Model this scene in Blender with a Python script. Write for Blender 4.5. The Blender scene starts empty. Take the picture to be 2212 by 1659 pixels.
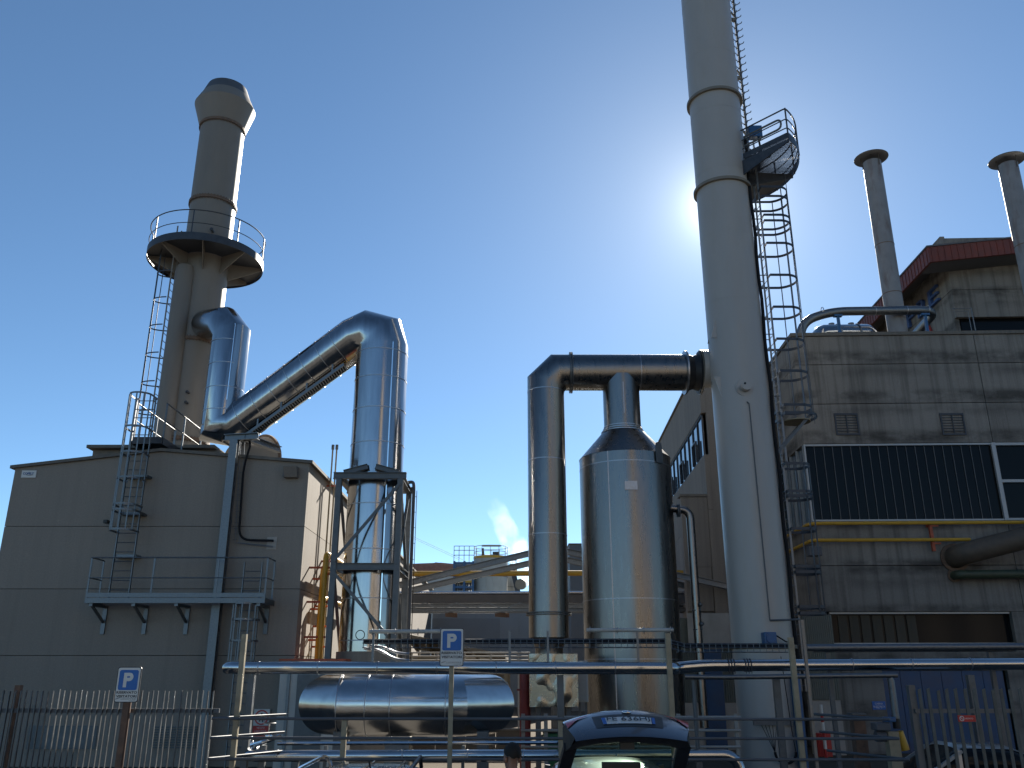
import bpy, bmesh, math, random
from mathutils import Vector, Matrix, noise as mnoise
random.seed(7)
R = math.radians
SC = bpy.context.scene
COL = SC.collection

# ------------------------------------------------------------------ camera, sky, sun, exposure
F, CX, CY, PITCH, H = 1853.0, 1106.0, 829.5, R(18.6), 2.5
SP, CP = math.sin(PITCH), math.cos(PITCH)
cam = bpy.data.cameras.new("camera")
cam_ob = bpy.data.objects.new("camera", cam)
COL.objects.link(cam_ob)
cam_ob.location = (0, 0, H)
cam_ob.rotation_euler = (R(90) + PITCH, 0, 0)
cam.sensor_width = 36.0
cam.lens = 36.0 * F / 2212.0
cam.clip_start, cam.clip_end = 0.1, 6000
SC.camera = cam_ob

SUN_AZ, SUN_EL = R(15.4), R(29.5)            # clockwise from +Y, above the horizon
SUN_DIR = Vector((math.sin(SUN_AZ) * math.cos(SUN_EL), math.cos(SUN_AZ) * math.cos(SUN_EL), math.sin(SUN_EL)))
W = bpy.data.worlds.new("World"); SC.world = W; W.use_nodes = True
nt = W.node_tree
bg = nt.nodes["Background"]
sky = nt.nodes.new("ShaderNodeTexSky")
sky.sky_type = 'NISHITA'; sky.sun_disc = False
sky.sun_elevation = SUN_EL; sky.sun_rotation = SUN_AZ
sky.altitude = 500; sky.air_density = 0.72; sky.dust_density = 0.1; sky.ozone_density = 5.0
SKY_S = 0.05
# the bright aureole of the air round the sun, added to the sky by direction
tcw = nt.nodes.new("ShaderNodeTexCoord")
def wm_(op, a, b=None):
    n = nt.nodes.new("ShaderNodeMath"); n.operation = op
    for i, v in enumerate((a, b)):
        if v is None: continue
        if isinstance(v, (int, float)): n.inputs[i].default_value = v
        else: nt.links.new(v, n.inputs[i])
    return n.outputs[0]
nrm = nt.nodes.new("ShaderNodeVectorMath"); nrm.operation = 'NORMALIZE'; nt.links.new(tcw.outputs['Generated'], nrm.inputs[0])
dot = nt.nodes.new("ShaderNodeVectorMath"); dot.operation = 'DOT_PRODUCT'; nt.links.new(nrm.outputs[0], dot.inputs[0]); dot.inputs[1].default_value = SUN_DIR
theta = wm_('MAXIMUM', wm_('MULTIPLY', wm_('ARCCOSINE', wm_('MINIMUM', dot.outputs['Value'], 0.9999999)), 57.29578), 0.35)
aur = wm_('MAXIMUM', wm_('MULTIPLY', wm_('SUBTRACT', wm_('POWER', theta, -1.35), 0.012), 0.50 / SKY_S), 0.0)
acol = nt.nodes.new("ShaderNodeVectorMath"); acol.operation = 'SCALE'; acol.inputs[0].default_value = (1.0, 1.0, 0.85); nt.links.new(aur, acol.inputs['Scale'])
addc = nt.nodes.new("ShaderNodeVectorMath"); addc.operation = 'ADD'; tint_ = nt.nodes.new('ShaderNodeVectorMath'); tint_.operation = 'MULTIPLY'; nt.links.new(sky.outputs[0], tint_.inputs[0]); tint_.inputs[1].default_value = (1.02, 1.075, 0.96)
nt.links.new(tint_.outputs[0], addc.inputs[0]); nt.links.new(acol.outputs[0], addc.inputs[1])
nt.links.new(addc.outputs[0], bg.inputs[0])
bg.inputs[1].default_value = SKY_S
sun = bpy.data.lights.new("sun", 'SUN'); sun.energy = 5.0; sun.angle = R(0.53); sun.color = (1.0, 0.93, 0.82)
sun_ob = bpy.data.objects.new("sun", sun); COL.objects.link(sun_ob)
sun_ob.rotation_euler = (-SUN_DIR).to_track_quat('-Z', 'Y').to_euler()
sun_ob.location = SUN_DIR * 200
vs = SC.view_settings
vs.view_transform = 'Standard'; vs.look = 'None'; vs.exposure = 1.69; vs.gamma = 1.0; vs.use_curve_mapping = False
cy = SC.cycles
cy.max_bounces = 6; cy.diffuse_bounces = 3; cy.glossy_bounces = 4; cy.transmission_bounces = 4; cy.volume_bounces = 1
cy.use_denoising = True

# ------------------------------------------------------------------ measuring helpers (a sight line met at a known distance)
def at(px, py, y):
    k = CY - py
    return Vector((y * (px - CX) / (CP * F - SP * k), y, H + y * (SP * F + CP * k) / (CP * F - SP * k)))
def Zat(py, y): return at(CX, py, y).z
def Xat(px, py, y): return at(px, py, y).x

# ------------------------------------------------------------------ materials
MATS = {}
def newmat(name):
    m = bpy.data.materials.new(name); m.use_nodes = True
    b = m.node_tree.nodes["Principled BSDF"]
    return m, m.node_tree, b
def nd(t, kind, **kw):
    n = t.nodes.new(kind)
    for k, v in kw.items(): setattr(n, k, v)
    return n
def coords(t, scale=(1, 1, 1), use='Object'):
    tc = nd(t, "ShaderNodeTexCoord"); mp = nd(t, "ShaderNodeMapping")
    mp.inputs['Scale'].default_value = scale
    t.links.new(tc.outputs[use], mp.inputs['Vector'])
    return mp.outputs[0]
def noise(t, vec, scale, detail=4, rough=0.55):
    n = nd(t, "ShaderNodeTexNoise"); n.inputs['Scale'].default_value = scale
    n.inputs['Detail'].default_value = detail; n.inputs['Roughness'].default_value = rough
    t.links.new(vec, n.inputs['Vector']); return n.outputs['Fac']
def ramp(t, fac, stops):
    r = nd(t, "ShaderNodeValToRGB"); el = r.color_ramp.elements
    while len(el) > 1: el.remove(el[-1])
    el[0].position = stops[0][0]; el[0].color = (*stops[0][1], 1)
    for p, c in stops[1:]:
        e = el.new(p); e.color = (*c, 1)
    t.links.new(fac, r.inputs[0]); return r.outputs[0]
def mixc(t, fac, a, b, mode='MIX'):
    m = nd(t, "ShaderNodeMix", data_type='RGBA', blend_type=mode)
    for sock, v in ((m.inputs[0], fac), (m.inputs[6], a), (m.inputs[7], b)):
        if isinstance(v, (int, float)): sock.default_value = v
        elif isinstance(v, tuple): sock.default_value = (*v, 1)
        else: t.links.new(v, sock)
    return m.outputs[2]
def maprange(t, v, a, b, c, d):
    m = nd(t, "ShaderNodeMapRange"); t.links.new(v, m.inputs[0])
    for i, x in enumerate((a, b, c, d)): m.inputs[i + 1].default_value = x
    return m.outputs[0]
def bump(t, b, h, strength, dist=0.02):
    n = nd(t, "ShaderNodeBump"); n.inputs['Strength'].default_value = strength; n.inputs['Distance'].default_value = dist
    t.links.new(h, n.inputs['Height']); t.links.new(n.outputs[0], b.inputs['Normal'])
def paint(name, col, rough=0.5, metal=0.0, var=0.25, scale=3.0, spec=0.5, dirt=None, bumpk=0.0, streak=None):
    m, t, b = newmat(name)
    v = coords(t, streak or (1, 1, 1))
    n = noise(t, v, scale, 5)
    lo = tuple(c * (1 - var) for c in col); hi = tuple(min(1, c * (1 + var * 0.6)) for c in col)
    c = ramp(t, n, [(0.3, lo), (0.7, hi)])
    if dirt:
        n2 = noise(t, coords(t, (1.5, 1.5, 0.35)), 1.7, 7, 0.65)
        c = mixc(t, maprange(t, n2, 0.52, 0.72, 0, dirt[1]), c, dirt[0])
    t.links.new(c, b.inputs['Base Color'])
    t.links.new(maprange(t, n, 0.3, 0.7, max(0.02, rough * 0.85), min(1, rough * 1.15)), b.inputs['Roughness'])
    b.inputs['Metallic'].default_value = metal
    b.inputs['Specular IOR Level'].default_value = spec
    if bumpk: bump(t, b, noise(t, coords(t), 40, 4), bumpk, 0.01)
    MATS[name] = m; return m

def metal(name, col, rough, wav=0.12, streak=(3, 3, 0.25), wscale=1.2, var=0.12, aniso=0.0):
    m, t, b = newmat(name)
    v = coords(t, streak)
    n = noise(t, v, 4.0, 5)
    lo = tuple(c * (1 - var) for c in col); hi = tuple(min(1, c * (1 + var)) for c in col)
    t.links.new(ramp(t, n, [(0.3, lo), (0.7, hi)]), b.inputs['Base Color'])
    t.links.new(maprange(t, n, 0.25, 0.75, rough * 0.75, rough * 1.3), b.inputs['Roughness'])
    b.inputs['Metallic'].default_value = 1.0
    bump(t, b, noise(t, coords(t, tuple(s * 0.6 for s in streak)), wscale, 2), wav, 0.05)
    MATS[name] = m; return m

metal('cladding', (0.37, 0.375, 0.385), 0.16, 0.10, (2.2, 2.2, 0.2))
metal('cladding_pipe', (0.45, 0.46, 0.47), 0.17, 0.10, (0.3, 2.5, 2.5))
metal('cladding_tank', (0.48, 0.475, 0.47), 0.18, 0.34, (0.6, 1.3, 1.3), 1.1)
metal('stainless', (0.195, 0.19, 0.185), 0.29, 0.10, (1.8, 1.8, 0.25), 1.5, 0.10)
metal('sheet_box', (0.36, 0.34, 0.29), 0.24, 0.15, (1.0, 1.0, 1.0), 1.6, 0.12)
metal('galvanised', (0.17, 0.18, 0.19), 0.48, 0.02, (4, 4, 4), 3, 0.2)
metal('seam_metal', (0.36, 0.37, 0.39), 0.40, 0.02, (3, 3, 3), 3, 0.15)
metal('chrome', (0.8, 0.8, 0.8), 0.10, 0.0, (1, 1, 1), 1, 0.05)
paint('white_stack', (0.32, 0.305, 0.285), 0.38, 0, 0.06, 1.2, 0.5, ((0.30, 0.27, 0.22), 0.35), 0, (1, 1, 0.3))
paint('cream_trim', (0.165, 0.145, 0.115), 0.5, 0, 0.15)
paint('chimney_paint', (0.185, 0.162, 0.135), 0.5, 0, 0.10, 1.2, 0.4, ((0.16, 0.13, 0.10), 0.5), 0, (1, 1, 0.3))
paint('rust_ring', (0.14, 0.09, 0.06), 0.75, 0, 0.4, 8)
paint('dark_steel', (0.045, 0.05, 0.06), 0.5, 0.3, 0.3, 6)
paint('grey_steel', (0.10, 0.11, 0.118), 0.5, 0.35, 0.25, 5)
paint('picket_galvanised', (0.10, 0.108, 0.115), 0.45, 0.6, 0.3, 5, 0.5, ((0.07, 0.045, 0.03), 0.45))
paint('picket_grey_steel', (0.085, 0.10, 0.10), 0.55, 0.2, 0.3, 5, 0.4, ((0.05, 0.035, 0.025), 0.7))
paint('post_tan', (0.27, 0.23, 0.155), 0.55, 0, 0.25, 6)
paint('rusty_steel', (0.13, 0.075, 0.05), 0.8, 0, 0.5, 6)
paint('yellow_paint', (0.46, 0.26, 0.02), 0.42, 0, 0.15, 4)
paint('orange_primer', (0.33, 0.07, 0.03), 0.6, 0, 0.25, 6)
paint('blue_paint', (0.02, 0.085, 0.20), 0.45, 0, 0.2, 4)
paint('blue_door', (0.003, 0.046, 0.125), 0.45, 0, 0.2, 2)
paint('rubber', (0.012, 0.012, 0.014), 0.6, 0, 0.3, 6)
paint('black_plastic', (0.012, 0.012, 0.013), 0.45, 0, 0.2, 6)
paint('cable_black', (0.015, 0.015, 0.017), 0.8, 0, 0.3, 6, 0.15)
paint('red_paint', (0.42, 0.02, 0.02), 0.42, 0, 0.15, 4)
paint('roof_red', (0.13, 0.03, 0.022), 0.65, 0, 0.25, 3)
paint('brown_roof', (0.30, 0.15, 0.11), 0.7, 0, 0.25, 3)
paint('grey_box', (0.36, 0.36, 0.34), 0.5, 0, 0.1, 3)
paint('light_panel', (0.30, 0.285, 0.26), 0.6, 0, 0.15, 2, 0.4, ((0.2, 0.19, 0.17), 0.4))
paint('ribbed_green', (0.10, 0.115, 0.10), 0.55, 0, 0.15, 3)
paint('shed_grey', (0.19, 0.215, 0.235), 0.6, 0, 0.1, 0.6)
paint('shed_patch', (0.15, 0.17, 0.19), 0.6, 0, 0.1, 0.6)
paint('silo_paint', (0.36, 0.36, 0.33), 0.55, 0, 0.12, 1.0, 0.4, ((0.18, 0.16, 0.12), 0.45))
paint('far_wall', (0.34, 0.36, 0.36), 0.7, 0, 0.12, 0.7)
paint('duct_dark', (0.075, 0.08, 0.09), 0.6, 0, 0.25, 2)
paint('pipe_brown', (0.075, 0.06, 0.045), 0.65, 0, 0.3, 4)
paint('pipe_green', (0.035, 0.05, 0.03), 0.55, 0, 0.3, 4)
paint('sign_white', (0.55, 0.55, 0.53), 0.5, 0, 0.06, 8)
paint('sign_blue', (0.008, 0.10, 0.36), 0.45, 0, 0.05, 4)
paint('sign_black', (0.02, 0.02, 0.025), 0.5, 0, 0.1, 4)
paint('sign_grey', (0.20, 0.21, 0.22), 0.5, 0, 0.1, 4)
paint('letter_blue', (0.035, 0.08, 0.22), 0.5, 0, 0.15, 2)
paint('letter_red', (0.38, 0.06, 0.06), 0.5, 0, 0.15, 2)
paint('stack_pipe', (0.20, 0.205, 0.215), 0.6, 0, 0.15, 2, 0.4, ((0.10, 0.05, 0.03), 0.7))
paint('window_frame', (0.32, 0.34, 0.35), 0.45, 0.3, 0.1, 3)
paint('car_grey', (0.055, 0.06, 0.075), 0.30, 0.6, 0.08, 3)
paint('car_dark', (0.03, 0.032, 0.036), 0.28, 0.4, 0.08, 3)
paint('car_white', (0.26, 0.275, 0.28), 0.3, 0, 0.05, 3)
for k in ('car_grey', 'car_dark', 'car_white'):
    b = MATS[k].node_tree.nodes["Principled BSDF"]; b.inputs['Coat Weight'].default_value = 1.0; b.inputs['Coat Roughness'].default_value = 0.09
paint('dull_red', (0.13, 0.012, 0.010), 0.6, 0, 0.25, 3)
paint('skin', (0.24, 0.13, 0.09), 0.55, 0, 0.1, 8)
paint('hair', (0.015, 0.012, 0.010), 0.7, 0, 0.4, 40, 0.3)
paint('shirt_navy', (0.012, 0.014, 0.022), 0.85, 0, 0.2, 10, 0.2)
paint('trousers', (0.03, 0.03, 0.04), 0.85, 0, 0.2, 10, 0.2)
paint('bin_green', (0.02, 0.14, 0.06), 0.5, 0, 0.15, 3)
paint('lamp_red', (0.36, 0.01, 0.015), 0.18, 0, 0.1, 3)
paint('curtain_tan', (0.055, 0.046, 0.032), 0.8, 0, 0.2, 3)

def glassy(name, col, rough=0.06, trans=0.0):
    m, t, b = newmat(name)
    b.inputs['Base Color'].default_value = (*col, 1); b.inputs['Roughness'].default_value = rough
    b.inputs['Transmission Weight'].default_value = trans
    if not trans: bump(t, b, noise(t, coords(t), 0.7, 1), 0.03, 0.05)
    MATS[name] = m
glassy('glass_dark', (0.008, 0.010, 0.012), 0.10)
MATS['glass_dark'].node_tree.nodes['Principled BSDF'].inputs['Specular IOR Level'].default_value = 0.10
glassy('glass_sky', (0.05, 0.08, 0.11), 0.03)
MATS['glass_sky'].node_tree.nodes["Principled BSDF"].inputs['Specular IOR Level'].default_value = 1.0
def tint(name, col, mixf):
    m, t, b = newmat(name)
    tr = nd(t, "ShaderNodeBsdfTransparent"); tr.inputs[0].default_value = (*col, 1)
    mx = nd(t, "ShaderNodeMixShader"); mx.inputs[0].default_value = mixf
    b.inputs['Base Color'].default_value = (0.03, 0.05, 0.04, 1); b.inputs['Roughness'].default_value = 0.05
    out = t.nodes["Material Output"]
    t.links.new(tr.outputs[0], mx.inputs[1]); t.links.new(b.outputs[0], mx.inputs[2]); t.links.new(mx.outputs[0], out.inputs[0])
    MATS[name] = m
tint('glass_green', (0.45, 0.62, 0.50), 0.18)

def concrete(name, col, dark, panel_h=None, z0=0.0, amount=0.7, warm=0.0):
    m, t, b = newmat(name)
    v = coords(t)
    fine = noise(t, v, 22, 6, 0.7)
    c = ramp(t, fine, [(0.25, tuple(x * 0.82 for x in col)), (0.75, tuple(x * 1.10 for x in col))])
    big = noise(t, coords(t, (0.9, 0.9, 0.5)), 0.55, 4)
    c = mixc(t, maprange(t, big, 0.35, 0.7, 0, 0.30), c, tuple(x * 0.72 for x in col))
    run = noise(t, coords(t, (3.0, 3.0, 0.10)), 1.4, 6, 0.65)
    c = mixc(t, maprange(t, run, 0.47, 0.70, 0, 0.62 * amount), c, dark)
    pale = noise(t, coords(t, (1.2, 1.2, 1.6)), 2.3, 8, 0.75)
    c = mixc(t, maprange(t, pale, 0.60, 0.74, 0, 0.30), c, tuple(min(1, x * 1.5) for x in col))
    gi = nd(t, "ShaderNodeNewGeometry")
    c = mixc(t, 1.0, c, ramp(t, gi.outputs['Random Per Island'], [(0.0, (0.86, 0.86, 0.87)), (0.5, (1.0, 0.99, 0.97)), (1.0, (1.08, 1.07, 1.05))]), 'MULTIPLY')
    if panel_h:
        sep = nd(t, "ShaderNodeSeparateXYZ"); t.links.new(coords(t), sep.inputs[0])
        a = nd(t, "ShaderNodeMath", operation='SUBTRACT'); t.links.new(sep.outputs[2], a.inputs[0]); a.inputs[1].default_value = z0
        d = nd(t, "ShaderNodeMath", operation='DIVIDE'); t.links.new(a.outputs[0], d.inputs[0]); d.inputs[1].default_value = panel_h
        fr = nd(t, "ShaderNodeMath", operation='FRACT'); t.links.new(d.outputs[0], fr.inputs[0])
        band = ramp(t, fr.outputs[0], [(0.0, (0, 0, 0)), (0.22, (0.05,) * 3), (0.42, (0.55,) * 3), (0.55, (0.25,) * 3), (0.70, (1, 1, 1)), (0.86, (0.9,) * 3), (0.97, (0.1,) * 3)])
        blot = noise(t, coords(t, (0.55, 0.55, 1.0)), 1.1, 6, 0.62)
        bl = maprange(t, blot, 0.38, 0.60, 0, 1)
        mu = nd(t, "ShaderNodeMath", operation='MULTIPLY'); t.links.new(band, mu.inputs[0]); t.links.new(bl, mu.inputs[1])
        mu2 = nd(t, "ShaderNodeMath", operation='MULTIPLY'); t.links.new(mu.outputs[0], mu2.inputs[0]); mu2.inputs[1].default_value = amount
        c = mixc(t, mu2.outputs[0], c, dark)
    t.links.new(c, b.inputs['Base Color'])
    b.inputs['Roughness'].default_value = 0.88; b.inputs['Specular IOR Level'].default_value = 0.25
    bump(t, b, fine, 0.25, 0.01)
    MATS[name] = m
concrete('concrete_hall', (0.235, 0.212, 0.186), (0.13, 0.115, 0.10), None, 0, 0.28)
concrete('concrete_old', (0.215, 0.203, 0.186), (0.045, 0.042, 0.038), 1.53, 0.2, 0.9)
concrete('concrete_plain', (0.20, 0.182, 0.162), (0.10, 0.095, 0.09), None, 0, 0.8)
concrete('concrete_joint', (0.06, 0.058, 0.055), (0.03, 0.03, 0.03))
concrete('coping', (0.15, 0.14, 0.125), (0.07, 0.07, 0.065))
def ground_mat(name, c1, c2, sc):
    m, t, b = newmat(name)
    v = coords(t)
    n = noise(t, v, sc, 8, 0.7)
    c = ramp(t, n, [(0.3, c1), (0.7, c2)])
    n2 = noise(t, v, 0.25, 4)
    c = mixc(t, maprange(t, n2, 0.4, 0.7, 0, 0.35), c, tuple(x * 0.6 for x in c1))
    t.links.new(c, b.inputs['Base Color']); b.inputs['Roughness'].default_value = 0.95; b.inputs['Specular IOR Level'].default_value = 0.04
    bump(t, b, n, 0.5, 0.03); MATS[name] = m
ground_mat('asphalt', (0.085, 0.080, 0.073), (0.125, 0.118, 0.108), 14)
ground_mat('gravel', (0.075, 0.062, 0.048), (0.13, 0.11, 0.085), 7)

# ------------------------------------------------------------------ mesh builder
ORG = {}
class MB:
    def __init__(s): s.v, s.f, s.sm, s.mi, s.cur = [], [], [], [], 0
    def mat(s, i): s.cur = i; return s
    def add(s, verts, faces, smooth=False):
        o = len(s.v); s.v += [Vector(p) for p in verts]
        s.f += [tuple(i + o for i in f) for f in faces]; s.sm += [smooth] * len(faces); s.mi += [s.cur] * len(faces); return s
    def hexa(s, p):                               # p: 8 corners, bottom 4 ccw then top 4
        return s.add(p, [(3, 2, 1, 0), (4, 5, 6, 7), (0, 1, 5, 4), (1, 2, 6, 5), (2, 3, 7, 6), (3, 0, 4, 7)])
    def box(s, x0, x1, y0, y1, z0, z1):
        return s.hexa([(x0, y0, z0), (x1, y0, z0), (x1, y1, z0), (x0, y1, z0), (x0, y0, z1), (x1, y0, z1), (x1, y1, z1), (x0, y1, z1)])
    def beam(s, a, b, w, h, up=(0, 0, 1)):
        a, b = Vector(a), Vector(b); d = (b - a).normalized(); u = Vector(up)
        if abs(d.dot(u)) > 0.98: u = Vector((0, 1, 0))
        x = d.cross(u).normalized() * w / 2; y = x.cross(d).normalized() * h / 2
        return s.hexa([a - x - y, a + x - y, b + x - y, b - x - y, a - x + y, a + x + y, b + x + y, b - x + y])
    def ibeam(s, a, b, w, h, t=0.015, up=(0, 0, 1)):
        a, b = Vector(a), Vector(b); d = (b - a).normalized(); u = Vector(up)
        if abs(d.dot(u)) > 0.98: u = Vector((0, 1, 0))
        x = d.cross(u).normalized(); y = x.cross(d).normalized()
        o = y * (h / 2 - t / 2)
        s.beam(a + o, b + o, w, t, y); s.beam(a - o, b - o, w, t, y)
        return s.beam(a, b, t, h - 2 * t, y)
    def tube(s, path, r, seg=14, caps=True, closed=False, smooth=True):
        P = [Vector(p) for p in path]; n = len(P)
        if closed: P = P + [P[0], P[1]]
        rr = r if isinstance(r, (list, tuple)) else [r] * len(P)
        d0 = (P[1] - P[0]).normalized()
        u = Vector((0, 0, 1)) if abs(d0.z) < 0.9 else Vector((0, -1, 0))
        x = d0.cross(u).normalized(); y = d0.cross(x).normalized()
        rings = [[P[0] + (x * math.cos(2 * math.pi * k / seg) + y * math.sin(2 * math.pi * k / seg)) * rr[0] for k in range(seg)]]
        dirs = [(P[i + 1] - P[i]).normalized() for i in range(len(P) - 1)]
        for i in range(1, len(P)):
            din = dirs[i - 1]; dout = dirs[i] if i < len(dirs) else din
            nrm = din + dout
            nrm = nrm.normalized() if nrm.length > 1e-5 else din
            ring = []
            for p in rings[-1]:
                tt = (P[i] - p).dot(nrm) / max(1e-4, din.dot(nrm))
                q = p + din * tt
                if rr[i] != rr[i - 1]: q = P[i] + (q - P[i]) * (rr[i] / rr[i - 1])
                ring.append(q)
            rings.append(ring)
        if closed: rings = rings[1:]
        vs_ = [p for g in rings for p in g]; fs = []
        m = len(rings)
        for i in range(m - 1):
            for k in range(seg):
                fs.append((i * seg + k, i * seg + (k + 1) % seg, (i + 1) * seg + (k + 1) % seg, (i + 1) * seg + k))
        s.add(vs_, fs, smooth)
        if caps and not closed:
            s.add(rings[0], [tuple(range(seg))[::-1]]); s.add(rings[-1], [tuple(range(seg))])
        return s
    def lathe(s, prof, c=(0, 0, 0), seg=40, axis=None, smooth=True, a0=0.0, a1=2 * math.pi):
        c = Vector(c); full = abs(a1 - a0 - 2 * math.pi) < 1e-6
        az = Vector(axis).normalized() if axis else Vector((0, 0, 1))
        ux = Vector((1, 0, 0)) if abs(az.x) < 0.9 else Vector((0, 1, 0))
        uy = az.cross(ux).normalized(); ux = uy.cross(az).normalized()
        n = seg if full else seg + 1; vs_, fs = [], []
        for r, z in prof:
            for k in range(n):
                a = a0 + (a1 - a0) * k / seg
                vs_.append(c + az * z + (ux * math.cos(a) + uy * math.sin(a)) * r)
        for i in range(len(prof) - 1):
            for k in range(seg):
                k2 = (k + 1) % n
                fs.append((i * n + k, i * n + k2, (i + 1) * n + k2, (i + 1) * n + k))
        return s.add(vs_, fs, smooth)
    def prism(s, poly, a, b):                     # poly: list of points, extruded by vector b-a
        e = Vector(b) - Vector(a); n = len(poly); P = [Vector(p) for p in poly]
        fs = [tuple(range(n))[::-1], tuple(range(n, 2 * n))] + [(i, (i + 1) % n, n + (i + 1) % n, n + i) for i in range(n)]
        return s.add(P + [p + e for p in P], fs)
    def ball(s, c, rx, ry=None, rz=None, seg=14, rings=9):
        ry = ry or rx; rz = rz or rx; c = Vector(c); vs_, fs = [], []
        for i in range(rings + 1):
            th = math.pi * i / rings
            for k in range(seg):
                a = 2 * math.pi * k / seg
                vs_.append(c + Vector((rx * math.sin(th) * math.cos(a), ry * math.sin(th) * math.sin(a), rz * math.cos(th))))
        for i in range(rings):
            for k in range(seg):
                fs.append((i * seg + k, (i + 1) * seg + k, (i + 1) * seg + (k + 1) % seg, i * seg + (k + 1) % seg))
        return s.add(vs_, fs, True)
    def build(s, name, mat, parent=None, origin=None, sharp=35, bevel=0):
        me = bpy.data.meshes.new(name)
        o = ORG[parent.name] if parent else (Vector(origin) if origin else Vector((0, 0, 0)))
        me.from_pydata([tuple(p - o) for p in s.v], [], s.f)
        me.polygons.foreach_set("use_smooth", s.sm)
        if len(s.f) < 6000:
            bm = bmesh.new(); bm.from_mesh(me); bmesh.ops.recalc_face_normals(bm, faces=bm.faces); bm.to_mesh(me); bm.free()
            me.polygons.foreach_set("use_smooth", s.sm)
        if any(s.mi): me.polygons.foreach_set("material_index", s.mi)
        me.update()
        if any(s.sm): me.set_sharp_from_angle(angle=R(sharp))
        mats = mat if isinstance(mat, (list, tuple)) else [mat]
        for q in mats: me.materials.append(MATS[q])
        ob = bpy.data.objects.new(name, me); COL.objects.link(ob)
        if parent: ob.parent = parent
        else: ob.location = o
        ORG[ob.name] = o
        if bevel:
            md = ob.modifiers.new("bevel", 'BEVEL'); md.width = bevel; md.segments = 2; md.limit_method = 'ANGLE'
        return ob

def tag(o, label, cat, group=None):
    o["label"] = label; o["category"] = cat
    if group: o["group"] = group
    return o
def thing(name, label, cat, loc=(0, 0, 0), group=None):
    e = bpy.data.objects.new(name, None); COL.objects.link(e); e.location = loc; e.empty_display_size = 0.3
    ORG[e.name] = Vector(loc); return tag(e, label, cat, group)
def struct(o): o["kind"] = "structure"; return o
def dup(o, off, label=None, parent=None):
    c = o.copy(); COL.objects.link(c)
    if parent is None:
        c.location = Vector(o.location) + Vector(off)
        if label: c["label"] = label
    else: c.parent = parent
    for ch in list(o.children):
        if ch.name != c.name: dup(ch, off, None, c)
    return c
def letters(body, mat, name, parent, origin, right, up, w=None, h=None, depth=0.004, bold=0.0, spacing=1.0):
    """flat raised lettering: `origin` is the middle of the text block (or its left edge), right/up are unit vectors."""
    cu = bpy.data.curves.new("t", 'FONT'); cu.body = body; cu.extrude = 0.0; cu.offset = bold; cu.align_x = 'CENTER'; cu.space_character = spacing
    to = bpy.data.objects.new("t", cu); COL.objects.link(to)
    dg = bpy.context.evaluated_depsgraph_get()
    me0 = bpy.data.meshes.new_from_object(to.evaluated_get(dg))
    vs_ = [v.co.copy() for v in me0.vertices]; fs = [tuple(p.vertices) for p in me0.polygons]
    bpy.data.objects.remove(to); bpy.data.curves.remove(cu); bpy.data.meshes.remove(me0)
    x0, x1 = min(v.x for v in vs_), max(v.x for v in vs_); y0, y1 = min(v.y for v in vs_), max(v.y for v in vs_)
    sx = w / (x1 - x0) if w else None; sy = h / (y1 - y0) if h else None
    sx = sx or sy; sy = sy or sx
    r_, u_ = Vector(right).normalized(), Vector(up).normalized(); n_ = r_.cross(u_)
    o = Vector(origin); n = len(vs_)
    P = [o + r_ * ((v.x - (x0 + x1) / 2) * sx) + u_ * ((v.y - (y0 + y1) / 2) * sy) for v in vs_]
    mb = MB(); mb.add([p + n_ * depth for p in P], fs)
    # side walls along boundary edges
    cnt = {}
    for f in fs:
        for i in range(len(f)):
            e = (f[i], f[(i + 1) % len(f)]); cnt[e] = cnt.get(e, 0) + 1
    side = [e for e in cnt if (e[1], e[0]) not in cnt]
    mb.add([p + n_ * depth for p in P] + P, [(a, a + n, b + n, b) for a, b in side])
    return mb.build(name, mat, parent)
def arc(c, r, a0, a1, n, ux=(1, 0, 0), uy=(0, 1, 0)):
    c, ux, uy = Vector(c), Vector(ux), Vector(uy)
    return [c + ux * (r * math.cos(a0 + (a1 - a0) * i / n)) + uy * (r * math.sin(a0 + (a1 - a0) * i / n)) for i in range(n + 1)]
def rounded(path, rad, n=6):
    P = [Vector(p) for p in path]; out = [P[0]]
    for i in range(1, len(P) - 1):
        a, b, c = P[i - 1], P[i], P[i + 1]
        d1, d2 = (a - b).normalized(), (c - b).normalized()
        t = min(rad, (a - b).length * .49, (c - b).length * .49)
        for k in range(n + 1):
            s = k / n
            out.append((b + d1 * t) * (1 - s) ** 2 + b * (2 * s * (1 - s)) + (b + d2 * t) * s ** 2)
    out.append(P[-1]); return out
def ring(mb, c, axis, r, w, t, seg=40):
    """a flat hoop of radius r (inner) + t, width w along axis"""
    return mb.lathe([(r, -w / 2), (r + t, -w / 2), (r + t, w / 2), (r, w / 2)], c, seg, axis)
def ladder_parts(root, a, b, side, width, mat, step=0.28, stile=(0.05, 0.025), name_s='stile', name_r='rungs', nrm=(0, -1, 0)):
    a, b = Vector(a), Vector(b); side = Vector(side).normalized()
    for s in (-1, 1):
        MB().beam(a + side * s * width / 2, b + side * s * width / 2, stile[1], stile[0], nrm).build(name_s, mat, root)
    rg = MB(); L = (b - a).length; d = (b - a).normalized(); k = step
    while k < L - 0.05:
        p = a + d * k; rg.tube([p - side * width / 2, p + side * width / 2], 0.014, 6); k += step
    rg.build(name_r, mat, root)
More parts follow.
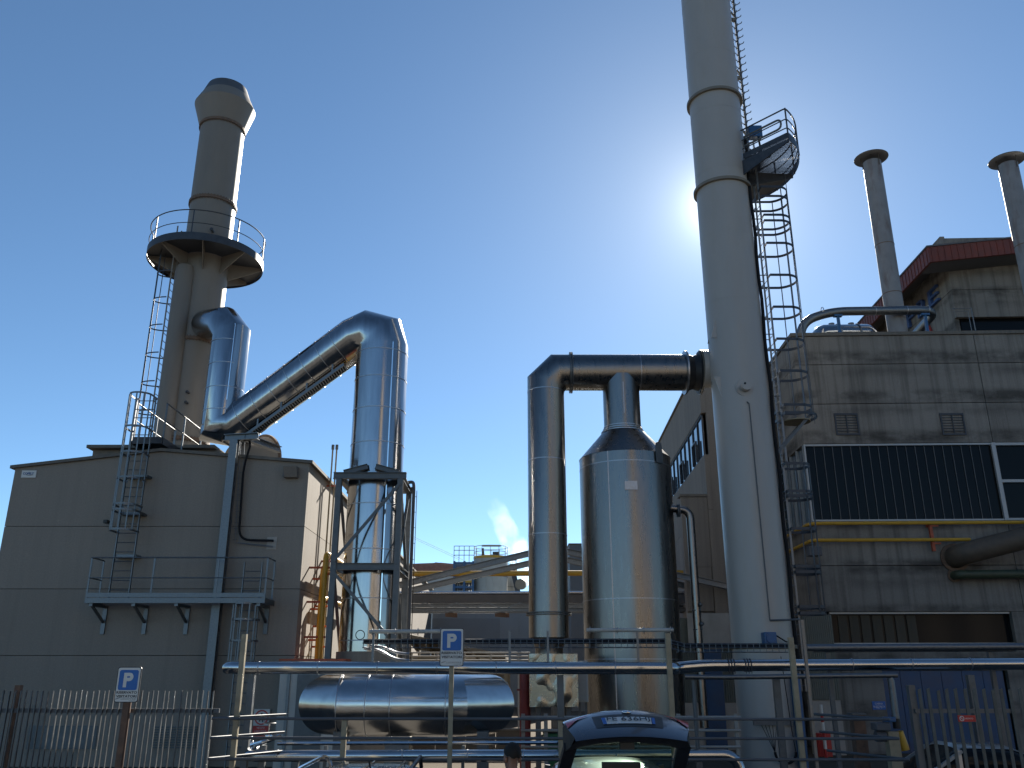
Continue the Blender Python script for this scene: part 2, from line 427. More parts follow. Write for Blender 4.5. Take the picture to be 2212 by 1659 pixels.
def cage_parts(root, base, zs, out, side, width, reach, mat, bars=5, flare=None, strap=.055, bar=.04):
    """hoops bulging toward `out` from a ladder standing at base (x, y); zs are the hoop heights"""
    out, side = Vector(out).normalized(), Vector(side).normalized()
    def hoop(z, k=1.0):
        c = Vector((base[0], base[1], z)); P = []
        r = width / 2 * k
        for i in range(21):
            a = math.pi * i / 20
            P.append(c + side * r * math.cos(a) + out * ((reach * k - r) * (math.sin(a) > 0.02) + r * math.sin(a)))
        return [c + side * .22] + P + [c - side * .22]
    for i, z in enumerate(zs):
        mb = MB(); P = hoop(z, flare if (flare and i == 0) else 1.0)
        for p, q in zip(P, P[1:]): mb.beam(p, q, 0.014, strap)
        mb.build('hoop', mat, root)
    bm = MB(); Pl, Ph = hoop(zs[0]), hoop(zs[-1])
    for i in [round(20 * (j + 0.5) / bars) for j in range(bars)]:
        bm.beam(Pl[i + 1], Ph[i + 1], bar, 0.014, out)
    bm.build('cage_bars', mat, root)

# ------------------------------------------------------------------ ground
struct(MB().box(-1500, 1500, -1500, 22.6, -0.5, 0.0).build('ground', 'asphalt'))
struct(MB().box(-1500, 1500, 22.6, 3000, -0.5, 0.02).build('gravel_yard', 'gravel'))

# ------------------------------------------------------------------ left: concrete boiler hall
YH = 26.0
XL, XR = Xat(34, 1008, YH), Xat(668.6, 998, YH)
zl, zp, zr = Zat(1012, YH), Zat(976, YH), Zat(1001, YH)
xp = Xat(350, 976, YH)
hall = thing('boiler_hall', 'plain grey precast concrete hall with shallow gable roof behind the picket fence', 'building', (XL, YH, 0))
rows = [0.0] + [Zat(p, YH) for p in (1416, 1272, 1137)]
wm = MB()
for a, b in zip(rows, rows[1:]): wm.box(XL, XR, YH, YH + .2, a + .008, b - .008)
wm.prism([(XL, YH, rows[-1] + .008), (XR, YH, rows[-1] + .008), (XR, YH, zr), (xp, YH, zp), (XL, YH, zl)], (0, 0, 0), (0, .2, 0))
wm.mat(1).box(XL + .05, XR - .03, YH + .2, YH + .24, 0, min(zl, zr) - .1)
YF = 69.0
wm.mat(0)
ys = [YH + .2] + [YH + .2 + 9.0 * i for i in range(1, 5)] + [YF]
for y0, y1 in zip(ys, ys[1:]):
    for a, b in zip(rows + [zr], (rows + [zr])[1:]): wm.box(XR - .2, XR, y0 + .008, y1 - .008, a + .008, b - .008)
wm.mat(1).box(XR - .26, XR - .2, YH + .3, YF - .1, 0, zr - .1)
wm.mat(0).box(XL, XL + .2, YH + .25, YF, 0, zl); wm.box(XL + .2, XR - .3, YF - .2, YF, 0, zl)
wm.build('wall', ['concrete_hall', 'concrete_joint'], hall)
rm = MB()
for (xa, za), (xb, zb) in (((XL - .12, zl - .02), (xp, zp)), ((xp, zp), (XR + .12, zr - .02))):
    rm.prism([(xa, YH - .10, za + .005), (xb, YH - .10, zb + .005), (xb, YH - .10, zb + .10), (xa, YH - .10, za + .10)], (0, 0, 0), (0, YF - YH + .2, 0))
rm.build('roof', 'coping', hall)
# roof monitor (long raised box with an overhanging slab)
ym = 28.0
mon = MB()
mon.box(Xat(200, 980, ym), Xat(475, 980, ym), ym, ym + 4, zl - .2, Zat(972, ym))
mon.build('roof_monitor', 'concrete_plain', hall)
MB().box(Xat(187, 962, ym - .3), Xat(463, 962, ym - .3), ym - .3, ym + 4.3, Zat(972, ym) + .003, Zat(960.5, ym - .3)).build('monitor_slab', 'coping', hall)
MB().box(Xat(62, 1590, YH) - .0, Xat(210, 1590, YH), YH - .05, YH - .003, Zat(1618, YH), Zat(1567, YH)).build('louvre', 'grey_steel', hall)
lv = MB()
for i in range(9): lv.box(Xat(331, 1590, YH), Xat(425, 1590, YH), YH - .06, YH - .003, Zat(1616 - i * 5.5, YH), Zat(1616 - i * 5.5 - 3.4, YH))
lv.build('louvre', 'grey_steel', hall)
# things fixed to the hall's front
t = thing('company_sign', 'small white rectangular company sign high at the corner of the grey hall', 'sign', (Xat(63, 1024, YH), YH, Zat(1032, YH)))
sx0, sx1, sz0, sz1 = Xat(47.7, 1024, YH), Xat(79, 1024, YH), Zat(1032, YH), Zat(1016.6, YH)
MB().box(sx0, sx1, YH - .03, YH - .002, sz0, sz1).build('panel', 'sign_white', t)
letters('COFELY', 'letter_blue', 'lettering', t, ((sx0 + sx1) / 2 - .01, YH - .031, (sz0 + sz1) / 2 + .015), (1, 0, 0), (0, 0, 1), w=(sx1 - sx0) * .76, bold=.035)
sw = MB(); ac = arc(((sx0 + sx1) / 2 + .03, YH - .034, sz0 + .11), .12, R(200), R(330), 8, (1, 0, 0), (0, 0, .35))
sw.tube(ac, .008, 5); sw.build('swoosh', 'sign_grey', t)
fx0, fx1 = Xat(615, 1022, YH), Xat(644, 1022, YH)
t = thing('floodlight_box', 'grey square floodlight housing high on the hall wall near its corner', 'lamp', ((fx0 + fx1) / 2, YH, Zat(1034, YH)))
MB().prism([(fx0 + .03, YH - .002, Zat(1034, YH)), (fx0 + .03, YH - .22, Zat(1034, YH)), (fx0 + .03, YH - .36, Zat(1012, YH)), (fx0 + .03, YH - .002, Zat(1010, YH))], (0, 0, 0), (fx1 - fx0, 0, 0)).build('housing', 'concrete_plain', t, bevel=.015)
MB().box(fx0 - .0, fx0 + .02, YH - .2, YH - .002, Zat(1032, YH), Zat(1014, YH)).build('bracket', 'grey_steel', t)
t = thing('wall_lamp', 'small black lamp on a stub beside the caged roof ladder', 'lamp', (Xat(236, 1130, YH), YH - .1, Zat(1134, YH)))
MB().box(Xat(232, 1130, YH), Xat(241, 1130, YH), YH - .3, YH - .1, Zat(1133, YH), Zat(1126, YH)).build('head', 'black_plastic', t, bevel=.01)
MB().beam((Xat(238, 1130, YH), YH - .1, Zat(1130, YH)), (Xat(238, 1130, YH), YH - .002, Zat(1130, YH)), .03, .03).build('arm', 'black_plastic', t)
# access platform on the wall with railing
yf, yb = 24.95, YH
px0, px1 = Xat(183, 1296, yf), Xat(572, 1296, yf)
zd = Zat(1291.5, yf); zt = zd + 1.13
t = thing('access_platform', 'galvanised walkway with railing bracketed to the grey hall wall', 'platform', ((px0 + px1) / 2, yb, zd - .9))
dk = MB(); dk.box(px0, px1, yf, yf + .04, zd - .14, zd); dk.box(px0, px0 + .04, yf + .04, yb - .002, zd - .14, zd); dk.box(px1 - .04, px1, yf + .04, yb - .002, zd - .14, zd)
for i in range(34):
    x = px0 + .06 + (px1 - px0 - .12) * i / 33; dk.box(x - .006, x + .006, yf + .04, yb - .01, zd - .04, zd - .005)
dk.box(px0 + .04, px1 - .04, yf + .3, yf + .32, zd - .045, zd - .006); dk.box(px0 + .04, px1 - .04, yf + .7, yf + .72, zd - .045, zd - .006)
dk.build('deck', 'galvanised', t)
rl = MB()
for z, r_ in ((zt, .022), (zd + .56, .017)):
    rl.tube([(px0 + .02, yb - .3, z), (px0 + .02, yf + .02, z), (px1 - .02, yf + .02, z), (px1 - .02, yb - .25, z)], r_, 8)
rl.box(px0, px1, yf + .005, yf + .012, zd + .02, zd + .14)
rl.build('railing', 'galvanised', t)
for fx in (0.0, .358, .722, 1.0):
    x = px0 + .02 + (px1 - px0 - .04) * fx
    MB().beam((x, yf + .025, zd), (x, yf + .025, zt), .05, .02).build('post', 'galvanised', t)
for x in (px0 + .02, px1 - .02): MB().beam((x, yb - .27, zd), (x, yb - .27, zt), .05, .02).build('post', 'galvanised', t)
for px in (224, 313, 403, 575):
    x = Xat(px, 1340, yb - .05)
    b_ = MB(); b_.box(x - .06, x + .06, yb - .06, yb - .002, zd - .95, zd - .15); b_.beam((x, yb - .06, zd - .62), (x, yf + .1, zd - .18), .07, .05); b_.box(x - .05, x + .05, yf + .05, yb - .06, zd - .22, zd - .145)
    b_.build('bracket', 'galvanised', t)
# roof access ladder with cage, hall front
yl = 25.6
def lad(px_top, py_top, px_bot, py_bot): return at(px_top, py_top, yl), at(px_bot, py_bot, yl)
a_, b_ = at(261, 1289, yl), at(315, 862, yl)
xb = (a_.x + b_.x) / 2 - .02
t = thing('roof_ladder', 'galvanised caged ladder rising from the wall walkway to the hall roof', 'ladder', (xb, yl, zd))
ladder_parts(t, (xb, yl, zd), (xb, yl, Zat(860, yl)), (1, 0, 0), .58, 'galvanised', .275, (.07, .03))
cage_parts(t, (xb, yl), [Zat(p, yl) for p in (1150, 1108, 1096, 1040, 986, 932, 862)], (0, -1, 0), (1, 0, 0), .68, .72, 'galvanised', 5)
for p in (1108, 1027, 1200): MB().box(xb - .34, xb + .34, yl + .02, YH - .002, Zat(p, yl) - .04, Zat(p, yl) + .03).build('wall_bracket', 'galvanised', t)
# lower ladder under the walkway
xc = Xat(548, 1215, yl)
t = thing('lower_ladder', 'grey ladder with hoops from the ground up to the right end of the walkway', 'ladder', (xc, yl, 0))
ladder_parts(t, (xc, yl, 0), (xc, yl, Zat(1214, yl)), (1, 0, 0), .52, 'galvanised', .28, (.07, .03))
cage_parts(t, (xc, yl), [Zat(p, yl) for p in (1430, 1385, 1340, 1306)], (0, -1, 0), (1, 0, 0), .66, .7, 'galvanised', 5)
# landing platform on the roof beside the ladder
yd0, yd1 = 26.0, 29.2
zdk = Zat(945, yd0)
xa, xb2 = Xat(288, 940, yd0), Xat(352, 940, yd0)
t = thing('roof_landing', 'small grey steel landing with handrails at the foot of the beige chimney', 'platform', ((xa + xb2) / 2, 27, zp))
m = MB(); m.box(xa, xb2, yd0, yd1, zdk - .03, zdk + .02)
for x in (xa, xb2): m.box(x - .03, x + .03, yd0, yd1, zdk - .22, zdk - .03)
m.box(xa, xb2, yd0 - .05, yd0, zdk - .2, zdk); m.build('deck', 'dark_steel', t)
for x in (xa, xb2):
    m = MB(); m.tube([(x, yd0, zdk + 1.12), (x, yd1, zdk + 1.12)], .022, 8); m.tube([(x, yd0, zdk + .56), (x, yd1, zdk + .56)], .018, 8); m.build('handrail', 'duct_dark', t)
    for y in (yd0 + .03, 27.6, yd1): MB().beam((x, y, zdk - .1), (x, y, zdk + 1.14), .05, .03).build('post', 'galvanised', t)
for x in (xa, xb2): MB().beam((x, 27.3, zp - .3), (x, 27.3, zdk - .2), .1, .1).build('support', 'dark_steel', t)
# steel column carrying the low end of the inclined duct
ycol = 25.7
xcol = Xat(497, 1050, ycol)
zc_top = Zat(951, ycol)
t = thing('support_column', 'tall galvanised steel column in front of the hall carrying the sloping duct', 'column', (xcol, ycol, 0))
MB().ibeam((xcol, ycol, 0), (xcol, ycol, zc_top), .24, .26, .02).build('shaft', 'galvanised', t)
MB().ibeam((xcol - .35, ycol + .1, zc_top + .1), (xcol + .75, ycol - .1, zc_top + .1), .2, .2, .02).build('beam', 'galvanised', t)
m = MB(); m.ibeam((xcol + .3, ycol - .05, zc_top + .1), (xcol + .95, ycol + 1.6, zc_top + .1), .2, .2, .02); m.build('cross_beam', 'galvanised', t)
MB().box(xcol - .22, xcol + .22, ycol - .16, ycol + .16, 0, .03).build('base_plate', 'galvanised', t)
# cable drop beside the column
t = thing('cable_run', 'black cables and wire tray running down the hall wall beside the tall column', 'cable', (xcol + .5, YH - .05, Zat(1168, YH)))
x0, x1 = Xat(531, 960, 25.8), Xat(515, 1160, 25.8)
pth = [(x0 + .05, 25.8, Zat(945, 25.8)), (x0 + .15, 25.8, Zat(960, 25.8)), (x0, 25.8, Zat(1010, 25.8)), (x1 - .0, 25.85, Zat(1166, 25.85)), (Xat(592, 1168, 25.9), 25.85, Zat(1168, 25.85))]
MB().tube(rounded(pth, .35), .035, 8).build('cable', 'cable_black', t)
m = MB()
for dx in (-.2, -.08): m.tube([(x0 + dx, 25.92, Zat(955, 25.9)), (x1 + dx + .08, 25.92, Zat(1172, 25.9)), (Xat(590, 1178, 25.9), 25.92, Zat(1178 - dx * 20, 25.9))], .008, 5)
for i in range(18):
    f = i / 17; z = Zat(960 + 205 * f, 25.9); xx = x0 + (x1 - x0) * f; m.tube([(xx - .2, 25.92, z), (xx - .06, 25.92, z)], .006, 4)
m.build('wire_tray', 'galvanised', t)
t = MB().box(Xat(577, 1170, YH), Xat(598, 1170, YH), YH - .02, YH - .002, Zat(1187, YH), Zat(1160, YH)).build('patch_plate', 'light_panel', None, (Xat(588, 1170, YH), YH, Zat(1187, YH)))
tag(t, 'pale square plate on the hall wall where the black cable enters', 'plate')
# equipment cabin at the foot of the hall corner
yc = 25.3
cx0, cx1, cz = Xat(600, 1520, yc), Xat(742, 1440, yc), Zat(1428, yc)
t = thing('equipment_cabin', 'low dark grey metal cabin with a flush door at the hall corner', 'cabin', ((cx0 + cx1) / 2, yc, 0))
MB().box(cx0, cx1, yc, yc + 1.9, 0, cz).build('body', 'grey_box', t)
MB().box(cx0 + .5, cx0 + 1.25, yc - .04, yc - .002, .05, cz - .35).build('door', 'grey_steel', t)
MB().box(cx0 + .22, cx0 + .3, yc - .05, yc - .002, 0, cz).build('corner_post', 'galvanised', t)
MB().box(cx0 - .05, cx1 + .05, yc - .06, yc + 1.95, cz + .002, cz + .06).build('roof', 'orange_primer', t)
# no-entry sign
ysg = 25.9
wx0, wx1 = Xat(547, 1560, ysg), Xat(581, 1560, ysg)
t = thing('no_entry_sign', 'white and red no pedestrians sign on the hall wall near the ladder', 'sign', ((wx0 + wx1) / 2, ysg, Zat(1593, ysg)))
za, zb, zc = Zat(1593, ysg), Zat(1567.5, ysg), Zat(1532, ysg)
MB().box(wx0, wx1, ysg, ysg + .09, zb, zc).build('panel', 'sign_white', t)
MB().box(wx0, wx1, ysg, ysg + .09, za, zb - .01).build('text_panel', 'red_paint', t)
cc = Vector(((wx0 + wx1) / 2, ysg - .003, (zb + zc) / 2)); rr = min(wx1 - wx0, zc - zb) * .46
m = MB(); m.lathe([(rr * .8, 0), (rr, 0), (rr, .004), (rr * .8, .004)], cc, 40, (0, 1, 0)); m.beam(cc + Vector((-rr * .6, 0, rr * .6)), cc + Vector((rr * .6, 0, -rr * .6)), rr * .16, .004, (0, 0, 1)); m.build('ban_ring', 'red_paint', t)
m = MB(); q = cc + Vector((0, -.004, 0)); k = rr
m.ball(q + Vector((0, 0, k * .5)), k * .13, .004, k * .13, 10, 6)
for pa, pb, w_ in (((0, .35), (.0, -.05), .26), ((0, -.05), (-.3, -.55), .16), ((0, -.05), (.25, -.6), .16), ((0, .25), (-.3, -.05), .11), ((0, .25), (.28, 0), .11)):
    m.beam(q + Vector((pa[0] * k, 0, pa[1] * k)), q + Vector((pb[0] * k, 0, pb[1] * k)), w_ * k, .006, (0, 1, 0))
m.build('walking_figure', 'sign_black', t)
for i, s_ in enumerate(('VIETATO', "L'ACCESSO", 'al personale', 'non autorizzato')):
    letters(s_, 'sign_white', 'lettering', t, ((wx0 + wx1) / 2, ysg - .001, zb - .055 - i * .085), (1, 0, 0), (0, 0, 1), w=(wx1 - wx0) * (.5, .72, .8, .86)[i], h=.05)

# ------------------------------------------------------------------ left chimney
YC = 31.0
xc = Xat(412.6, 823, YC)
t = thing('beige_chimney', 'tall beige steel chimney with flared head and round balcony rising behind the hall', 'chimney', (xc, YC, 8.0))
rb = .885
m = MB(); m.lathe([(rb, 8.0), (rb, 24.25)], (xc, YC, 0), 56); m.build('shell', 'chimney_paint', t)
m = MB(); m.lathe([(.93, 24.27), (1.235, 25.3), (.99, 25.83)], (xc, YC, 0), 56); m.build('head', 'chimney_paint', t)
m = MB(); m.lathe([(.99, 25.83), (.82, 26.3), (.79, 26.3), (.95, 25.83)], (xc, YC, 0), 56); m.build('outlet_cone', 'duct_dark', t)
for z in (10.6, 14.5, 20.6, 24.26):
    m = MB(); m.lathe([(rb, z - .07), (rb + .06, z - .07), (rb + .06, z - .01), (rb + .06, z + .01), (rb + .06, z + .05), (rb, z + .05)], (xc, YC, 0), 56)
    for k in range(48):
        a = 2 * math.pi * k / 48; m.beam((xc + (rb + .035) * math.cos(a), YC + (rb + .035) * math.sin(a), z - .12), (xc + (rb + .035) * math.cos(a), YC + (rb + .035) * math.sin(a), z + .09), .03, .03)
    m.build('flange', 'rust_ring', t)
# shaft pipe on the near-left side and its ladder
xs_, ys_ = xc - .42, YC - .86
m = MB(); m.lathe([(.36, 8.0), (.36, 17.2), (.30, 17.45), (0, 17.5)], (xs_, ys_, 0), 28); m.build('shaft_pipe', 'chimney_paint', t)
# balcony
zb_ = 18.1; rp = 2.19
bal = MB().lathe([(rb + .02, zb_), (rp, zb_), (rp, zb_ - .02), (rb + .02, zb_ - .02)], (xc, YC, 0), 64).build('balcony', 'dark_steel', t)
m = MB().lathe([(rp, zb_ - .16), (rp + .02, zb_ - .16), (rp + .02, zb_ + .15), (rp, zb_ + .15)], (xc, YC, 0), 64); m.build('toe_board', 'dark_steel', bal)
for k in range(8):
    a = 2 * math.pi * (k + .35) / 8; d = Vector((math.cos(a), math.sin(a), 0)); n = Vector((-d.y, d.x, 0)) * .012; c = Vector((xc, YC, 0))
    m = MB(); m.prism([c + d * rb + Vector((0, 0, zb_ - .02)) - n, c + d * (rp - .02) + Vector((0, 0, zb_ - .02)) - n, c + d * (rp - .02) + Vector((0, 0, zb_ - .12)) - n, c + d * rb + Vector((0, 0, zb_ - .75)) - n], (0, 0, 0), n * 2); m.build('gusset', 'chimney_paint', bal)
for dz, r_ in ((1.1, .022), (.55, .016)):
    MB().tube(arc((xc, YC, zb_ + dz), rp, 0, 2 * math.pi, 64)[:-1], r_, 8, closed=True).build('railing', 'dark_steel', bal)
for k in range(8):
    a = 2 * math.pi * (k + .1) / 8; MB().beam((xc + rp * math.cos(a), YC + rp * math.sin(a), zb_), (xc + rp * math.cos(a), YC + rp * math.sin(a), zb_ + 1.1), .045, .02).build('post', 'dark_steel', bal)
xl_, yl_ = xs_ - .42, ys_ - .05
lad_ = MB()
for s in (-.2, .2): lad_.beam((xl_, yl_ + s, 9.3), (xl_, yl_ + s, zb_ + 1.0), .05, .02)
z = 9.5
while z < zb_: lad_.tube([(xl_, yl_ - .2, z), (xl_, yl_ + .2, z)], .013, 6); z += .3
lo = lad_.build('ladder', 'chimney_paint', t)
z = 10.4
while z < zb_:
    m = MB(); P = [Vector((xl_ - .62 * math.sin(math.pi * i / 14), yl_ + .34 * math.cos(math.pi * i / 14), z)) for i in range(15)]
    for p, q in zip(P, P[1:]): m.beam(p, q, .012, .045)
    m.build('hoop', 'dark_steel', lo); z += 1.12
m = MB()
for a in (.3, .5, .7): m.beam((xl_ - .62 * math.sin(math.pi * a), yl_ + .34 * math.cos(math.pi * a), 10.4), (xl_ - .62 * math.sin(math.pi * a), yl_ + .34 * math.cos(math.pi * a), zb_), .03, .01)
m.build('cage_bars', 'dark_steel', lo)
for (dx, dz) in ((.25, .6), (.45, 2.6), (-.35, 1.0)):
    m = MB(); m.tube([(xc + dx, YC - .80, zb_ + .35 * dz), (xc + dx, YC - 1.02, zb_ + .35 * dz)], .05, 10); m.ball((xc + dx, YC - 1.02, zb_ + .35 * dz), .075, .03, .075, 10, 6); m.build('sampling_port', 'dark_steel', t)
for z in (12.3, 11.9):
    m = MB(); m.tube([(xc + .30, YC - .8, z), (xc + .30, YC - 1.0, z)], .04, 8); m.ball((xc + .30, YC - 1.0, z), .06); m.build('sampling_port', 'dark_steel', t)
# pale transition cone lying on the roof behind the column
p0 = at(500, 990, 28.6); p1 = at(566, 1000, 29.6)
t = thing('transition_cone', 'cream flared metal cone lying on the hall roof under the sloping duct', 'duct', p0)
ax = (p1 - p0).normalized()
MB().lathe([(.45, 0), (.95, (p1 - p0).length), (.97, (p1 - p0).length + .03)], p0, 36, ax).build('cone', 'chimney_paint', t)
MB().lathe([(.9, -.03), (1.02, -.03), (1.02, .05), (.9, .05)], p1, 36, ax).build('flange', 'rust_ring', t)

# ------------------------------------------------------------------ clad exhaust duct: stack, sloping run, riser into the chimney
YS, YR = 27.0, 28.4
xS, xRi = Xat(803.5, 1200, YS), Xat(487, 830, YR)
zbase = Zat(1407, YS - .85)
ztop = Zat(722, YS)
rS, rD, rR = .855, .70, .645
t = thing('exhaust_duct', 'shiny aluminium clad duct rising, sloping down left and up into the beige chimney', 'duct', (xS, YS, 0))
V = Vector
zv = Zat(928, YR)
P1 = V((xS, YS, Zat(757, YS))); Pa = at(820, 732, YS); Pm = at(792, 723, YS + .04); P2 = at(765, 733, YS + .12)
P3 = at(508, 922, YR); P4 = V((xRi, YR, Zat(918, YR)))
dirD = (P3 - P2).normalized(); apx = P2; zv = Zat(928, YR)
path = [V((xS, YS, zbase)), P1, Pa, Pm, P2, P3, P4, V((xRi + .02, YR, Zat(724, YR))), at(484, 699, YR + .2), at(446, 701, YC - .75)]
rad = [rS, rS, .84, .79, .73, rD, rR, rR, .60, .56]
m = MB(); m.tube(path, rad, 48, caps=False)
m.mat(1)
for py in (770, 827, 893, 966, 1040, 1096, 1192, 1296, 1385): ring(m, (xS, YS, Zat(py, YS)), (0, 0, 1), rS - .004, .035, .014, 48)
for py in (745, 794, 845, 893): ring(m, (xRi, YR, Zat(py, YR)), (0, 0, 1), rR - .004, .03, .012, 40)
for k in (.10, .22, .35, .48, .62, .76, .90):
    q = path[4].lerp(path[5], k); ring(m, q, dirD, .73 + (rD - .73) * k - .006, .028, .014, 40)
m.build('shell', ['cladding', 'seam_metal'], t)
# lengthwise seams
for (xx, yy, a_, z0, z1, r_) in ((xS, YS, R(-58), zbase, ztop - .55, rS), (xRi, YR, R(-62), zv + .9, Zat(712, YR), rR)):
    MB().beam((xx + math.cos(a_) * (r_ + .003), yy + math.sin(a_) * (r_ + .003), z0), (xx + math.cos(a_) * (r_ + .003), yy + math.sin(a_) * (r_ + .003), z1), .035, .012).build('lengthwise_seam', 'chrome', t)
# cable tray slung beneath the sloping run
tr = MB(); nd_ = V((0, -.25, -1)).normalized()
A0, B0 = path[4].lerp(path[5], .05) + nd_ * (rD + .22), path[4].lerp(path[5], .86) + nd_ * (rD + .16)
for o in (-.22, .22): tr.beam(A0 + V((0, o, 0)), B0 + V((0, o, 0)), .03, .10)
for k in range(46):
    q = A0.lerp(B0, k / 45); tr.beam(q + V((0, -.22, -.04)), q + V((0, .22, -.04)), .03, .015)
tr.build('cable_tray', 'galvanised', t)
m = MB(); 
for o in (-.1, 0, .1): m.tube([A0 + V((0, o, .02)), B0 + V((0, o, .02))], .035, 6)
m.build('cables', 'cable_black', t)
for k in (.12, .38, .64, .88):
    q = A0.lerp(B0, k); MB().beam(q + V((0, -.23, -.06)), q + V((0, -.23, .36)), .05, .02).build('tray_hanger', 'galvanised', t)
m = MB(); m.lathe([(rS + .06, 0), (rS + .06, zbase + .0), (rS - .1, zbase + .001)], (xS, YS, 0), 40); m.build('plinth', 'concrete_plain', t)

# frame round the stack
hx = 1.02
yA, yB = YS - 1.12, YS + 1.12
xA, xB = xS - .94, xS + .94
zf1, zf2 = Zat(1028, yA), Zat(1224, yA)
t = thing('support_frame', 'grey braced steel tower frame standing around the shiny vertical duct', 'frame', (xS, YS, 0))
for x in (xA, xB):
    for y in (yA, yB): MB().ibeam((x, y, 0), (x, y, zf1 - .1), .17, .17, .014, (0, 1, 0)).build('column', 'grey_steel', t)
for z in (zf1, zf2):
    for y in (yA, yB): MB().ibeam((xA - (.18 if z == zf1 else .06), y - .02, z), (xB + (.18 if z == zf1 else .06), y - .02, z), .16, .20, .016).build('beam', 'grey_steel', t)
    for x in (xA, xB): MB().ibeam((x, yA + .1, z - .02), (x, yB - .1, z - .02), .16, .19, .016).build('beam', 'grey_steel', t)
def brace(p, q): MB().beam(p, q, .09, .05, (0, 1, 0)).build('brace', 'grey_steel', t)
brace((xA, yA - .1, zf2 + .15), (xB, yA - .1, zf1 - .25)); brace((xA, yA - .1, zf2 - .15), (xB - .2, yA - .1, Zat(1372, yA)))
brace((xB, yA + .1, zf1 - .2), (xB, yB - .1, zf2 + .15)); brace((xB, yA + .1, zf2 + .1), (xB, yB - .1, zf1 - .2))
brace((xA, yA + .1, zf1 - .2), (xA, yB - .1, zf2 + .15)); brace((xB, yA + .1, zf2 - .15), (xB, yB - .1, 2.7)); brace((xA, yA + .1, zf2 - .2), (xA, yB - .1, 2.7))
for s, x0_, x1_ in ((1, xS - .85, xS - .12), (-1, xS + .12, xS + .85)):
    MB().ibeam((x0_, yA + .18, zf1 + (.14 if s > 0 else .34)), (x1_, yA + .18, zf1 + (.34 if s > 0 else .14)), .12, .16, .014).build('clamp_beam', 'grey_steel', t)
# drain pipe with cable beside the frame
yq = YS + .5
xq0 = Xat(894, 1060, yq)
t = thing('drain_pipe', 'thin dark pipe with hooked top beside the braced frame', 'pipe', (xq0, yq, 0))
MB().tube(rounded([(xq0 - .45, yq, Zat(1046, yq)), (xq0 - .02, yq, Zat(1040, yq)), (xq0, yq, Zat(1056, yq)), (xq0, yq, 1.8)], .2), .055, 10).build('pipe', 'duct_dark', t)
m = MB(); m.tube([(xq0 + .1, yq, Zat(1060, yq)), (xq0 + .09, yq, 2.0)], .012, 5)
for k in range(12): 
    z = 2.4 + k * .5; m.tube([(xq0, yq, z), (xq0 + .1, yq, z)], .008, 4)
m.build('wire', 'cable_black', t)
# yellow gas pipes with orange brackets against the sunlit wall
specs = [(690, 1196, 2.6, .085, .52), (696.5, 1224, 2.2, .085, .34), (710, 1292, 1.2, .08, .30)]
for i, (px, py, ln, r_, off) in enumerate(specs):
    y0 = 26.9 + i * .55; xx = XR + off
    z0 = Zat(py, y0)
    t = thing('gas_pipe', ('tallest yellow gas pipe standing at the hall corner and bending back along the wall', 'middle yellow gas pipe just right of the tallest one, bending back', 'short yellow gas pipe nearest the braced frame, lowest of the three')[i], 'pipe', (xx, y0, 2.5), 'yellow gas pipes on the sunlit wall')
    MB().tube(rounded([(xx, y0, 2.35), (xx, y0, z0), (xx, y0 + 1.2 + ln * 3, z0)], .22), r_, 12).build('pipe', 'yellow_paint', t)
    for k in range(3):
        z = 2.9 + (z0 - 2.9) * (k + .6) / 3; MB().box(XR + .002, xx + .12, y0 + r_ + .002, y0 + r_ + .05, z - .03, z + .03).build('bracket', 'orange_primer', t)
for i, (px, off, zt_) in enumerate(((719.5, .5, 962), (728, .74, 962))):
    y0 = 28.6 + .12 * i; xx = Xat(px, zt_, y0)
    t = thing('vent_rod', ('left of two thin vertical vent rods above the sunlit hall wall', 'right of two thin vertical vent rods above the sunlit hall wall')[i], 'pipe', (xx, y0, 2.5), 'thin vent rods by the hall wall')
    m = MB(); m.tube([(xx, y0, 2.5), (xx, y0, Zat(zt_, y0))], .028, 8); m.build('rod', 'post_tan', t)
    m = MB(); m.tube([(xx, y0, Zat(zt_ + 9, y0)), (xx, y0, Zat(zt_ - 1, y0))], .05, 10); m.build('cap', 'grey_steel', t)
    for z in (Zat(1049, y0), Zat(1212, y0), Zat(1240, y0), Zat(1292, y0)): MB().box(XR + .002, xx + .14, y0 + .03, y0 + .06, z - .03, z + .03).build('bracket', 'orange_primer', t)

# ------------------------------------------------------------------ process vessel and its flue
YV = 27.0
xV, rV = Xat(1350, 1020, YV), 1.45
zsh = Zat(995, YV); zco = Zat(930, YV - .3)
t = thing('process_vessel', 'big dull stainless steel cylindrical vessel with conical top and lifting lug', 'tank', (xV, YV, 0))
m = MB(); m.lathe([(rV, .45), (rV, zsh)], (xV, YV, 0), 72)
m.mat(1)
for z in (zsh - .32, Zat(1300, YV), Zat(1425, YV)): ring(m, (xV, YV, z), (0, 0, 1), rV - .004, .03, .010, 72)
a_ = R(-118); m.beam((xV + rV * math.cos(a_), YV + rV * math.sin(a_), .5), (xV + rV * math.cos(a_), YV + rV * math.sin(a_), zsh), .03, .012)
m.build('shell', ['stainless', 'seam_metal'], t)
MB().lathe([(rV, zsh), (rV + .012, zsh + .005), (.66, zco + .02)], (xV, YV, 0), 72).build('cone', 'stainless', t)
MB().lathe([(rV - .02, 0), (rV - .02, .45)], (xV, YV, 0), 60).build('skirt', 'grey_steel', t)
a_ = R(-52); p = V((xV + (rV + .02) * math.cos(a_), YV + (rV + .02) * math.sin(a_), 0)); tn = V((-math.sin(a_), math.cos(a_), 0))
